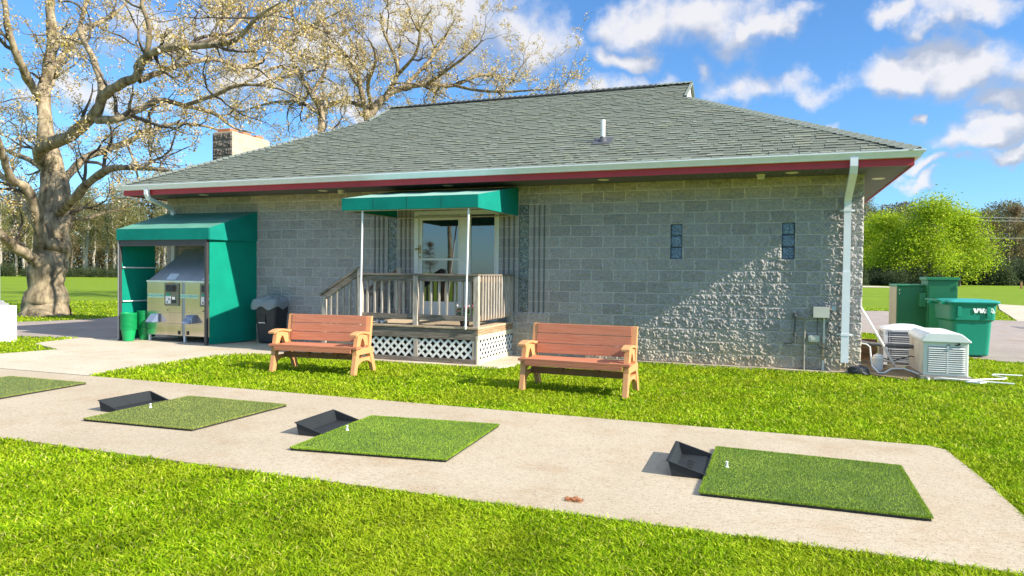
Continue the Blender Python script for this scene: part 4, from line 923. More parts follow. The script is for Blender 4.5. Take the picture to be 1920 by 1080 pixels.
def golf_mat(corners, m, label, nb):
    P = [np.array(c) for c in corners]; cen = sum(P)/4
    r = empty('golf_mat', (cen[0], cen[1], .010)); tag(r, label, 'golf mat', 'turf hitting mats along the path')
    Q = [p-cen for p in P]
    b = MB(); b.prism([tuple(q*1.0) for q in Q], .001, .018, 'z'); b.build('rubber_base', M_RUB, r)
    b = MB(); b.prism([tuple(q*.999) for q in Q], .0182, .026, 'z'); tp = b.build('turf_backing', mat('turf_backing', (.05, .085, .012)), r)
    n = nb; u = rng.random(n); v = rng.random(n)
    # extra blades along the rim so the edge looks shaggy
    e = int(n*.12); u[:e] = rng.choice([.0, 1.], e)+rng.normal(0, .005, e); v[e:2*e] = rng.choice([.0, 1.], e)+rng.normal(0, .005, e); u = np.clip(u, -.006, 1.006); v = np.clip(v, -.006, 1.006)
    B = ((1-u)*(1-v))[:, None]*Q[0]+(u*(1-v))[:, None]*Q[1]+(u*v)[:, None]*Q[2]+((1-u)*v)[:, None]*Q[3]
    a = rng.random(n)*np.pi*2; h = .010+.009*rng.random(n); w = .0022+.0012*rng.random(n); ln = .012*rng.random(n); la = rng.random(n)*np.pi*2
    z = .019
    p0 = np.stack([B[:, 0]-np.cos(a)*w, B[:, 1]-np.sin(a)*w, np.full(n, z)], 1); p1 = np.stack([B[:, 0]+np.cos(a)*w, B[:, 1]+np.sin(a)*w, np.full(n, z)], 1)
    p2 = np.stack([B[:, 0]+np.cos(la)*ln, B[:, 1]+np.sin(la)*ln, z+h], 1)
    VV = np.stack([p0, p1, p2], 1).reshape(-1, 3); FF = np.arange(3*n).reshape(n, 3)
    tone = np.repeat(.75+.6*rng.random(n), 3)
    npmesh('turf', VV, FF, m, r, cols=tone)
    return r
golf_mat([(-11.412, -5.785), (-9.952, -5.768), (-9.84, -7.18), (-11.31, -7.22)], M_TF[0], 'olive worn golf mat furthest left, without a tray in view', 26000)
golf_mat([(-7.934, -6.002), (-6.522, -5.991), (-6.55, -7.347), (-7.899, -7.413)], M_TF[1], 'faded olive golf mat in front of the green shelter, second from left', 42000)
golf_mat([(-5.302, -6.153), (-3.914, -6.019), (-3.828, -7.412), (-5.227, -7.578)], M_TF[2], 'bright green golf mat between the two benches, turned slightly askew', 60000)
golf_mat([(-1.791, -6.121), (-.37, -6.188), (-.389, -7.492), (-1.808, -7.509)], M_TF[3], 'bright green golf mat nearest the right end of the path', 80000)
def tray(x, y_, rz, label, letters=False):
    # local: x from 0 (tall closed end) to L (low end by the mat), y across
    r = empty('ball_tray', (x, y_, .011), rz); tag(r, label, 'ball tray', 'black ball trays beside the mats')
    L_, Wd, h0, h1, th = .29, .66, .115, .03, .010
    b = MB()
    b.prism([(0.03, 0), (L_, 0), (L_, h1), (0.0, h0), (-.0, h0)], -Wd/2, -Wd/2+th, 'y'); b.prism([(0.03, 0), (L_, 0), (L_, h1), (0.0, h0), (-.0, h0)], Wd/2-th, Wd/2, 'y')
    b.prism([(0.03, 0), (.0, h0), (.014, h0), (.042, .012)], -Wd/2+th, Wd/2-th, 'y')
    b.prism([(.04, .002), (L_, .002), (L_, .014), (.04, .014)], -Wd/2+th, Wd/2-th, 'y')
    b.box(L_-.012, L_, -Wd/2+th, Wd/2-th, .0142, h1)
    tr_ = b.build('tray_body', M_TRY, r, bevel=.004)
    rim = MB(); rim.beam((-.004, -Wd/2-.004, h0), (-.004, Wd/2+.004, h0), .022, .01); rim.beam((-.004, -Wd/2, h0+.001), (L_, -Wd/2, h1+.001), .02, .008); rim.beam((-.004, Wd/2, h0+.001), (L_, Wd/2, h1+.001), .02, .008)
    rim.build('rim', M_TRY, r, bevel=.003)
    if letters:
        mk = MB()
        for i, yy in enumerate(np.linspace(-.13, .13, 7)): mk.box(.12, .15+(.02 if i % 2 else 0), yy-.012, yy+.010, .0145, .019)
        mk.build('raised_marks', mat('worn_black_mark', (.015, .015, .015)), r)
    return r
M_TRY = mat('black_tray_plastic', (.022, .025, .027), rough=.5, spec=.3, var=.1, bump=.08, bscale=200)
tray(-2.095, -6.77, R(1), 'black ball tray nearest the camera, left of the rightmost mat', True)
tray(-5.565, -6.76, R(3), 'black ball tray tucked against the middle askew green mat')
tray(-8.205, -6.66, R(-1), 'black ball tray furthest left, beside the faded olive mat')
for (x, y_, rz_, lab) in ((-1.672, -6.776, .1, 'white rubber tee standing on the rightmost green mat'), (-5.154, -6.831, 0, 'white rubber tee standing on the middle askew mat'), (-7.753, -6.731, 0, 'white rubber tee standing on the faded olive mat')):
    b = MB(); b.lathe([(.016, 0), (.014, .010), (.0085, .014), (.008, .040), (.0125, .047), (.010, .049), (0, .046)], 14); o = b.build('golf_tee', M_WHT, None, smooth=False); o.location = (x, y_, .034); tag(o, lab, 'golf tee', 'white tees on the mats')
#PART4
# ------------------------------------------------------------------ things fixed to the wall near the right corner
M_BGE = mat('beige_box', (.58, .56, .48), rough=.5, var=.06); M_CON = mat('painted_conduit', (.66, .64, .58), rough=.5, var=.1); M_RST = mat('rusty_conduit', (.42, .20, .09), rough=.8, col2=(.6, .45, .3), var=.3, vscale=12); M_IRON = mat('grey_iron_pipe', (.10, .10, .10), rough=.5, metal=.4, var=.2, vscale=15)
ub = empty('utility_box', (-.60, -.03, .887)); tag(ub, 'beige utility box on the wall with a rusty white conduit down to the grass', 'utility box')
MB().box(-.115, .115, -.09, -.0, 0, .17).build('box_body', M_BGE, ub, bevel=.008); b = MB(); b.box(-.12, .12, -.102, -.09, -.004, .174); b.lathe([(0, 0), (.02, 0), (.02, .006), (0, .006)], 12, (0, 0, 0)); b.build('cover', M_BGE, ub, bevel=.004)
MB().tube([(.05, -.02, 0), (.05, -.02, -.42)], .017, 10).build('conduit', M_CON, ub); MB().tube([(.05, -.02, -.42), (.045, -.02, -.70)], .0175, 10).build('conduit', M_RST, ub); MB().tube([(.045, -.02, -.70), (.04, -.02, -.9)], .017, 10).build('conduit', M_CON, ub)
M_CBL = mat('black_cable', (.02, .02, .02), rough=.5)
MB().tube([(-.05, -.03, 0), (-.055, -.03, -.15), (-.05, -.03, -.30)], .006, 6).build('cable', M_CBL, ub)
MB().tube([(.09, -.03, -.06), (.12, -.03, -.2), (.17, -.03, -.36), (.21, -.03, -.42)], .006, 6).tube([(-.05, -.03, -.44), (.0, -.03, -.5), (.08, -.04, -.52), (.16, -.03, -.49), (.17, -.03, -.44)], .005, 6).build('cable', M_CBL, ub)
jb = empty('junction_box', (-.41, -.02, 1.0)); tag(jb, 'tiny pale blue-grey junction box beside the tall white downspout', 'junction box')
MB().box(-.03, .03, -.035, 0, 0, .075).build('cover', mat('pale_box', (.5, .58, .62), rough=.5), jb, bevel=.004); MB().tube([(0, -.02, 0), (-.04, -.025, -.08), (-.11, -.025, -.17), (-.12, -.02, -.2)], .005, 6).build('cable', M_CON, jb)
bx = empty('outlet_cover', (-.705, -.02, .47)); tag(bx, 'small rounded beige weatherproof outlet cover low on the wall', 'outlet')
b = MB(); b.loft([[(p[0], y_, p[1]+.062) for p in [(q[0], q[1]) for q in rrect(w_, h_, 0, .03)]] for (y_, w_, h_) in ((0, .088, .06), (-.05, .086, .058), (-.065, .075, .048))]); b.build('box_body', M_BGE, bx, smooth=False); MB().box(-.045, .045, -.07, -.065, .035, .09).build('lid', M_BGE, bx, bevel=.003)
gp_ = empty('gas_pipe', (-.845, -.06, 0)); tag(gp_, 'grey iron gas pipe with a valve bending left at the wall', 'gas pipe')
MB().tube([(0, 0, 0), (.003, 0, .82), (.0, 0, .865), (-.03, 0, .875), (-.12, 0, .882)], .016, 10).build('pipe', mat('worn_steel_pipe', (.30, .27, .22), rough=.5, var=.25, vscale=8), gp_)
b = MB(); b.tube([(-.15, 0, .95), (-.15, 0, .45)], .014, 10); b.tube([(-.15, 0, .93), (-.15, 0, .86)], .028, 10); b.tube([(-.15, 0, .62), (-.15, 0, .56)], .024, 10); b.tube([(-.18, 0, .94), (-.11, 0, .94)], .012, 8); b.tube([(-.15, 0, .47), (-.22, .01, .44), (-.32, .02, .42)], .008, 6); b.build('valve', M_IRON, gp_)

# ------------------------------------------------------------------ equipment right of the corner
M_GEN = mat('cream_enclosure', (.72, .71, .66), rough=.4, var=.05); M_GEND = mat('cream_enclosure_stained', (.62, .52, .38), rough=.5, col2=(.74, .70, .62), var=.12, vscale=2.2)
ge = empty('standby_generator', (1.13, .25, 0)); tag(ge, 'white standby generator with louvred end standing on the grass', 'generator')
MB().box(-.34, .34, -.62, .62, .0, .06).build('base_pad', mat('composite_pad', (.30, .27, .22)), ge, bevel=.005)
b = MB(); b.box(-.30, .30, -.58, .58, .06, .58); b.build('enclosure', M_GEN, ge, bevel=.02); MB().box(-.303, -.3005, -.56, .57, .07, .57).build('side_panel', M_GEND, ge)
b = MB(); b.prism([(-.325, .575), (.325, .575), (.325, .60), (.20, .705), (.13, .715), (-.22, .715), (-.29, .675), (-.325, .62)], -.62, .60, 'y'); b.build('lid', mat('white_lid', (.80, .80, .77), rough=.35, var=.03), ge, bevel=.018)
for (x0, x1) in ((-.235, .01), (.03, .25)):
    b = MB()
    for i in range(12):
        z = .12+i*.032; b.prism([(-.585, z), (-.605, z+.006), (-.588, z+.022), (-.5805, z+.022)], x0, x1, 'x')
    b.build('louvre', M_GEN, ge); MB().box(x0-.005, x1+.005, -.584, -.5805, .11, .51).build('louvre_recess', mat('louvre_shade', (.30, .31, .31)), ge)
MB().box(.01, .03, -.602, -.5805, .10, .52).build('rib', M_GEN, ge); b = MB(); b.tube([(.16, -.60, .555), (.16, -.63, .555)], .018, 10); b.box(.11, .16, -.625, -.61, .53, .545); b.build('lock', M_BLK2, ge)
MB().box(-.0, .06, -.584, -.581, .525, .535).box(.01, .05, -.584, -.581, .54, .548).build('badge', mat('grey_badge', (.3, .3, .32)), ge)
MB().box(-.302, -.3, -.5, -.2, .2, .3).build('side_vent', M_GEND, ge)

M_ACW = mat('white_fan_guard', (.70, .71, .71), rough=.45, var=.04)
ac = empty('air_conditioner', (.83, 1.38, 0)); tag(ac, 'grey louvred air conditioning condenser with domed white top behind the generator', 'air conditioner')
MB().box(-.42, .42, -.40, .40, 0, .05).build('base_pad', mat('concrete_pad', (.4, .38, .34)), ac)
b = MB(); b.loft([rrect(.345, .345, z, .12) for z in (.06, .62)]); b.build('coil', mat('grey_coil_fins', (.20, .20, .23), rough=.5, var=.25, vscale=3, stretch=(14, 14, .1)), ac)
b = MB()
for i in range(15):
    z = .10+i*.036; ring = rrect(.36, .36, z, .13, 6); b.tube([Vector(p) for p in ring]+[Vector(ring[0])], .0035 if i % 3 else .008, 5, cap=False)
for q in rrect(.36, .36, 0, .13, 6)[::2]: b.tube([(q[0], q[1], .06), (q[0], q[1], .63)], .004, 5)
for sx_ in (-1, 1):
    for sy_ in (-1, 1): b.box(sx_*.33-.03, sx_*.33+.03, sy_*.33-.03, sy_*.33+.03, .05, .63)
b.build('wire_guard', M_ACW, ac)
b = MB(); b.loft([rrect(.375, .375, .62, .13), rrect(.375, .375, .655, .13), rrect(.33, .33, .675, .12), rrect(.17, .17, .725, .10), rrect(.10, .10, .735, .08)]); b.build('domed_top', M_ACW, ac)

M_WMB = mat('teal_green_plastic', (.004, .22, .14), rough=.38, var=.06, vscale=3); M_WMD = mat('blue_green_lid', (.02, .30, .26), rough=.35, var=.08, vscale=4)
wb = empty('waste_cart', (2.27, 3.78, 0), R(9)); tag(wb, 'tall teal green waste cart with WM letters and blue-green lid', 'waste cart')
b = MB(); b.loft([rrect(.31, .30, .02, .07, 6), rrect(.34, .34, .05, .09, 6), rrect(.37, .375, .70, .10, 6), rrect(.375, .38, .705, .10, 6), rrect(.405, .415, .735, .09, 6), rrect(.415, .43, 1.02, .08, 6), rrect(.44, .455, 1.03, .08, 6), rrect(.44, .455, 1.055, .08, 6)]); b.build('cart_body', M_WMB, wb, bevel=.004)
for xs_ in (-.30, .22):
    MB().prism([(-.43, .80), (-.455, .80), (-.455, .99), (-.43, 1.0)], xs_, xs_+.07, 'x').build('stiffening_rib', M_WMB, wb, bevel=.008)
b = MB(); b.loft([rrect(.465, .475, 1.058, .09, 6), rrect(.475, .485, 1.085, .09, 6), rrect(.45, .46, 1.11, .09, 6), rrect(.33, .34, 1.135, .08, 6)]); b.build('lid', M_WMD, wb, bevel=.004)
b = MB(); b.tube([(-.50, -.34, 1.08), (-.60, -.30, 1.11), (-.60, .30, 1.11), (-.50, .34, 1.08)], .022, 10); b.box(-.56, -.43, -.36, -.28, 1.03, 1.10); b.box(-.56, -.43, .28, .36, 1.03, 1.10); b.build('handle', M_WMB, wb, bevel=.004)
for yy in (-.26, .26):
    w_ = MB(); w_.tube([(-.30, yy-.03, .13), (-.30, yy+.03, .13)], .13, 24); w_.build('wheel', M_BLK2, wb, bevel=.01)
# WM letters, raised white, a solid W leaning into an outlined M
lg = MB(); yF = -.437
def lp(pts, y0=yF-.004, y1=yF): lg.prism(pts, y0, y1, 'y')
Lh = .088; bz = .875; ox = -.02
for k in (0, 1): # two fat V strokes of the W
    o_ = ox+k*.098
    lp([(o_, bz+Lh), (o_+.045, bz+Lh), (o_+.072, bz), (o_+.030, bz)]); lp([(o_+.055, bz), (o_+.076, bz+.0), (o_+.110, bz+Lh), (o_+.068, bz+Lh)], yF-.0055)
mx_0 = ox+.215
def rib(pts, w=.019):
    for a, c in zip(pts[:-1], pts[1:]): lg.beam((a[0], yF-.003, a[1]), (c[0], yF-.003, c[1]), .007, w, (-(c[1]-a[1]), 0, c[0]-a[0]))
rib([(mx_0-.02, bz+.005), (mx_0+.02, bz+Lh-.012), (mx_0+.045, bz+Lh-.006), (mx_0+.068, bz+Lh-.03), (mx_0+.085, bz+Lh-.008), (mx_0+.125, bz+Lh-.004), (mx_0+.165, bz+.006), (mx_0+.125, bz+.006), (mx_0+.108, bz+.05), (mx_0+.085, bz+.006), (mx_0+.055, bz+.006), (mx_0+.038, bz+.05), (mx_0+.02, bz+.006), (mx_0-.02, bz+.005)])
lg.build('lettering', mat('white_print', (.85, .85, .83), rough=.5, var=.02), wb)

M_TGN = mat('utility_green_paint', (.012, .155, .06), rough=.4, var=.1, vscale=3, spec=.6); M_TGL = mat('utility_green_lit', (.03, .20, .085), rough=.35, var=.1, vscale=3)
tc_ = empty('utility_cabinet', (2.05, 4.95, 0)); tag(tc_, 'taller dark green utility cabinet standing directly behind the waste cart', 'utility cabinet', 'green electrical cabinets')
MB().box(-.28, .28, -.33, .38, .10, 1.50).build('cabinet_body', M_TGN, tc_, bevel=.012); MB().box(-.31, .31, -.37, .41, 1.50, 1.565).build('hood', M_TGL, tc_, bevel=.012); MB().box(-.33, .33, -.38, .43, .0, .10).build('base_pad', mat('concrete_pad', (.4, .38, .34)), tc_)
MB().box(-.25, .25, -.338, -.3305, .16, 1.46).build('door', M_TGN, tc_, bevel=.004); b = MB()
for z in (.35, 1.35): b.box(.235, .262, -.352, -.338, z-.04, z+.04)
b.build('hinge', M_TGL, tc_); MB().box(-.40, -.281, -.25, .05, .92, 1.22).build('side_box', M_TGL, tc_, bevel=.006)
sc_ = empty('utility_cabinet', (1.50, 5.45, 0)); tag(sc_, 'shorter green utility cabinet with a tan side, left of the taller one', 'utility cabinet', 'green electrical cabinets')
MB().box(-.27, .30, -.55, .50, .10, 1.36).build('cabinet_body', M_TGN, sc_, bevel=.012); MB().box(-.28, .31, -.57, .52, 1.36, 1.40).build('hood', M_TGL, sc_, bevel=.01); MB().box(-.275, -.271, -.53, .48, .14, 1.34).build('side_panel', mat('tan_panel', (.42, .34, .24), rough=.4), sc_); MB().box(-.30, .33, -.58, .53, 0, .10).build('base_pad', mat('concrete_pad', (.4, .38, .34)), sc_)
MB().box(-.24, .28, -.556, -.5505, .14, 1.33).build('door', M_TGN, sc_, bevel=.003); b = MB()
for z in (1.20, 1.27): b.box(-.232, -.212, -.566, -.5565, z-.02, z+.02)
b.build('hinge', mat('bare_steel', (.55, .6, .5), rough=.3, metal=.6), sc_)

# loose bits on the ground
M_PVC = mat('white_pvc', (.76, .76, .73), rough=.35, var=.05)
b = MB(); b.tube([(.035, .50, 1.06), (.35, .50, .50), (.60, .52, .03)], .020, 10); o = b.build('white_pipe', M_PVC); tag(o, 'straight white pipe leaning diagonally against the building corner', 'pipe')
b = MB(); b.tube([(.02, .15, .47), (.10, .13, .46), (.15, .12, .42), (.165, .10, .25), (.18, .05, .12), (.26, -.08, .03), (.33, -.10, .035), (.45, -.02, .10), (.62, -.02, .11), (.78, -.12, .06), (.90, -.42, .025), (.86, -.55, .02)], .012, 8); o = b.build('drain_hose', M_PVC); tag(o, 'thin white drain hose looping from the wall corner to the grass', 'hose')
b = MB(); b.tube([(.96, -.44, .03), (1.05, -.46, .045), (1.3, -.46, .04), (1.52, -.42, .04), (1.60, -.55, .03), (1.50, -.66, .028), (1.34, -.6, .028), (1.5, -.50, .035), (1.75, -.52, .03), (1.95, -.56, .03)], .012, 8); o = b.build('flexible_conduit', M_PVC); tag(o, 'white flexible conduit coiled on the grass in front of the generator', 'conduit')
b = MB(); b.tube([(1.50, -.36, .035), (1.75, -.20, .035), (1.98, -.02, .03), (2.03, .12, .03), (1.90, .34, .035), (1.96, .50, .03), (2.35, .52, .03)], .011, 8); o = b.build('flexible_conduit', M_PVC); tag(o, 'white flexible conduit snaking right across the open grass', 'conduit')
pt = empty('drain_canister', (.29, .30, 0)); tag(pt, 'small white upright canister on bare soil beside the wall corner', 'canister')
b = MB(); b.lathe([(0, .02), (.07, .02), (.078, .05), (.078, .20), (.085, .205), (.085, .235), (.075, .24), (.072, .27), (.04, .285), (0, .285)], 20); b.build('canister_body', M_PVC, pt, smooth=False); MB().lathe([(.0, .285), (.03, .285), (.03, .30), (0, .30)], 12).build('cap', M_BGE, pt)
b = MB(); b.tube([(.01, .62, .46), (.20, .60, .43), (.45, .58, .42), (.70, .50, .42), (.86, .45, .42)], .032, 10); o = b.build('insulated_pipe', mat('grey_pipe_insulation', (.13, .13, .135), rough=.8, var=.3, vscale=14)); tag(o, 'dark grey insulated pipe running level from wall to generator', 'pipe')
b = MB(); b.tube([(.40, .95, .12), (.86, .80, .12)], .018, 8); o = b.build('white_pipe', M_PVC); tag(o, 'short white pipe lying low in front of the air conditioner', 'pipe')
b = MB(); b.tube([(.40, .60, .20), (.55, .55, .16), (.68, .50, .22), (.78, .42, .27), (.86, .35, .26)], .010, 6); o = b.build('black_cable', M_CBL); tag(o, 'thin black cable sagging into the side of the generator', 'cable')
b = MB(); b.box(.38, .43, .86, .91, .0, .50); o = b.build('wooden_stake', M_WZ); tag(o, 'grey stake standing in soil left of the air conditioner', 'stake')
b = MB()
for i in range(3): b.box(.06+.02*i, .48, 1.9, 2.0, .02+i*.13, .14+i*.13)
o = b.build('timber_edging', wood('dark_timber', (.05, .03, .015), (.14, .09, .05), (.5, 5, 5))); tag(o, 'stacked dark brown timbers low behind the building corner', 'timbers')
def rock(name, c, s, m, lab, cat, seed=0):
    bm = bmesh.new(); bmesh.ops.create_icosphere(bm, subdivisions=3, radius=1); rr = random.Random(seed)
    for v in bm.verts:
        k = .8+.35*float(vnoise(np.array([v.co.x*1.7+seed+9]), np.array([v.co.y*1.7+v.co.z*2.1+9]), seed)[0]); v.co = Vector((v.co.x*s[0]*k, v.co.y*s[1]*k, max(v.co.z*s[2]*k, -.02)))
    me = bpy.data.meshes.new(name); bm.to_mesh(me); bm.free(); me.materials.append(m); o = bpy.data.objects.new(name, me); COL.objects.link(o); o.location = c; tag(o, lab, cat)
rock('stone', (-.03, -.16, .03), (.17, .12, .12), mat('dark_stone', (.05, .05, .055), var=.3, vscale=10, bump=.8), 'dark grey stone at the foot of the building corner', 'stone', 3)
rock('clay_clod', (.50, .42, .03), (.07, .06, .10), mat('tan_clay', (.55, .40, .22), var=.2, vscale=10), 'tan clay clod at the foot of the leaning white pipe', 'clod', 5)

# lamp post on its white concrete base
lpst = empty('light_pole', (-17.04, -2.32, 0)); tag(lpst, 'grey light pole rising from a white painted concrete block', 'light pole')
MB().box(-.29, .29, -.29, .29, -.05, .75).build('concrete_base', mat('white_painted_block', (.78, .77, .74), rough=.7, var=.05, bump=.2), lpst, bevel=.012)
b = MB(); b.box(-.19, .19, -.19, .19, .752, .80); b.prism([(-.19, .80), (-.12, .86), (.12, .86), (.19, .80)], -.12, .12, 'y'); b.build('base_cover', mat('grey_cover', (.24, .24, .26), rough=.5), lpst, bevel=.01)
b = MB(); b.tube([(0, 0, .80), (0, 0, 8.2)], [.115, .085], 18); b.build('pole', mat('galvanised_pole', (.40, .41, .43), rough=.45, metal=.3, var=.1), lpst)
b = MB(); b.box(-.9, .9, -.04, .04, 8.15, 8.23); b.box(-1.1, -.7, -.18, .18, 8.10, 8.3); b.box(.7, 1.1, -.18, .18, 8.10, 8.3); b.build('lamp_head', M_BLK2, lpst, bevel=.02)
wp = MB().box(-.5, .5, -.5, .5, 0, 1.0).build('marker_post', mat('orange_brown_post', (.45, .22, .10))); wp.scale = (.26, .26, 1.1); wp.location = (33.6, 112, -.03); tag(wp, 'small brown wooden marker post alone in the far right field', 'post')

# ------------------------------------------------------------------ trees
def at(px, py, D): return CAMPOS + (AF + AR*(px-960)/FPX - AU*(py-540)/FPX)*D
class Wood:
    """collects limbs and twigs as tubes, and leaves as small quads"""
    def __init__(s): s.mb = MB(); s.tw = MB(); s.tips = []
    def limb(s, pts, r, n): s.mb.tube(pts, r, n, cap=False)
def smooth_line(pts, rad, k=4):
    P = np.array(pts, float); Rr = np.array(rad, float); out = []; ro = []
    for i in range(len(P)-1):
        p0 = P[max(i-1, 0)]; p1 = P[i]; p2 = P[i+1]; p3 = P[min(i+2, len(P)-1)]
        for j in range(k):
            t = j/k; out.append(.5*((2*p1)+(-p0+p2)*t+(2*p0-5*p1+4*p2-p3)*t*t+(-p0+3*p1-3*p2+p3)*t**3)); ro.append(Rr[i]*(1-t)+Rr[i+1]*t)
    out.append(P[-1]); ro.append(Rr[-1]); return np.array(out), np.array(ro)
def rvec(): v = rng.normal(size=3); return v/np.linalg.norm(v)
def grow(w, start, d, length, r, depth, up=.12, bend=.45, sides=5, leafy=True):
    n = max(3, int(length/.28)) if depth < 2 else 3
    P = [start]; dd = d/np.linalg.norm(d); st = length/n; Rr = [r]; q = start.copy()
    for i in range(n):
        dd = dd+rvec()*bend*.55+np.array([0, 0, up*.35]); dd /= np.linalg.norm(dd); q = q+dd*st; P.append(q.copy()); Rr.append(max(.006, r*(1-.78*(i+1)/n)))
    w.tw.tube([tuple(p) for p in P], Rr, sides if depth == 0 else (4 if depth == 1 else 3), cap=False)
    if depth >= 1:
        for p in P[1:]: w.tips.append((p, depth))
    if depth < 2:
        m = int(length*(2.3 if depth == 0 else 3.2))+1
        for _ in range(m):
            i = rng.integers(1, n+1); base = P[i]; dv = P[i]-P[i-1]; dv = dv/np.linalg.norm(dv); nd = dv*.5+rvec()*.85+np.array([0, 0, up])
            grow(w, base, nd, length*(.42+.25*rng.random()) if depth == 0 else (.25+.45*rng.random()), Rr[i]*.55, depth+1, up, bend, sides)
def leaves(tips, per, size, spread, m, parent, name, tones, flat=.0):
    n = len(tips)*per; C0 = np.repeat(np.array([t[0] for t in tips]), per, 0)+rng.normal(0, spread, (n, 3))
    a = rng.normal(size=(n, 3)); a /= np.linalg.norm(a, axis=1)[:, None]; b_ = rng.normal(size=(n, 3)); b_ -= a*(a*b_).sum(1)[:, None]; b_ /= np.linalg.norm(b_, axis=1)[:, None]
    s = size*(.5+.9*rng.random(n))[:, None]
    V_ = np.stack([C0-a*s, C0-b_*s*.55, C0+a*s, C0+b_*s*.55], 1).reshape(-1, 3)
    tn = np.array(tones)[rng.integers(0, len(tones), n)]*(.85+.3*rng.random((n, 1)))
    return npmesh(name, V_, np.arange(4*n).reshape(n, 4), m, parent, cols=np.repeat(tn, 4, 0))
def bark(name, c1, c2):
    return mat(name, c1, col2=c2, rough=.95, var=.35, vscale=5, bump=1.5, bscale=9, stretch=(1, 1, .35), spec=.1)
def leafmat(name, trans=.4):
    m = mat(name, (.9, .9, .9), rough=.6, var=.05, attr='tone', trans=trans, spec=.25); return m
M_LEAF = leafmat('young_leaf', .42)
OAKTONES = [(.64, .46, .12), (.62, .47, .17), (.70, .55, .24), (.54, .38, .08), (.76, .62, .40), (.84, .72, .58), (.42, .34, .06), (.62, .42, .22), (.80, .66, .48), (.74, .57, .30)]
def oak(name, base, D, limbs, label, sub, per, leafsize, ground=True, spare=()):
    r = empty(name, tuple(base)); tag(r, label, 'tree', 'two big old oaks by the clubhouse'); w = Wood(); B0 = np.array(base)
    for (pts, rad, dens) in limbs:
        P = [at(px, py, D+dz)-B0 for (px, py, dz) in pts]; Rr = [q*(.70+.28*min(1, max(0, (q-16)/14)))/FPX*D for q in rad]
        P, Rr = smooth_line(P, Rr); 
        P = P+rng.normal(0, 1, P.shape)*np.minimum(.035, Rr[:, None]*.10); Rr = Rr*(1+.07*np.sin(np.arange(len(Rr))*1.3)+rng.normal(0, .03, len(Rr)))
        w.limb([tuple(p) for p in P], list(Rr), 14 if Rr[0] > .25 else 8)
        L_ = np.linalg.norm(np.diff(P, axis=0), axis=1).sum(); m = int(L_*dens*.85)
        for _ in range(m):
            i = min(len(P)-1, int(len(P)*(.15+.85*rng.random()))); dv = P[i]-P[i-1]; dv /= np.linalg.norm(dv)
            nd = dv*.55+rvec()*.9+np.array([0, 0, .28]); grow(w, P[i], nd, (1.1+2.2*rng.random()), min(.065, Rr[i]*.6), 0, .12, .85)
    TWM = mat('twig_bark', (.045, .034, .026), rough=.9, var=.3, vscale=3, col2=(.11, .085, .06))
    w.tw.build('branches', TWM, r, smooth=True)
    tr_ = w.mb.build('trunk', bark('pale_oak_bark', (.085, .062, .04), (.34, .27, .175)), r, smooth=True)
    pick = [t for t in w.tips if rng.random() < .52]; lv = leaves(pick, per, leafsize, .075, M_LEAF, r, 'crown', OAKTONES)
    return r, w
D1 = float(np.dot(np.array([-24.35, 4.1, 0])-CAMPOS, AF))
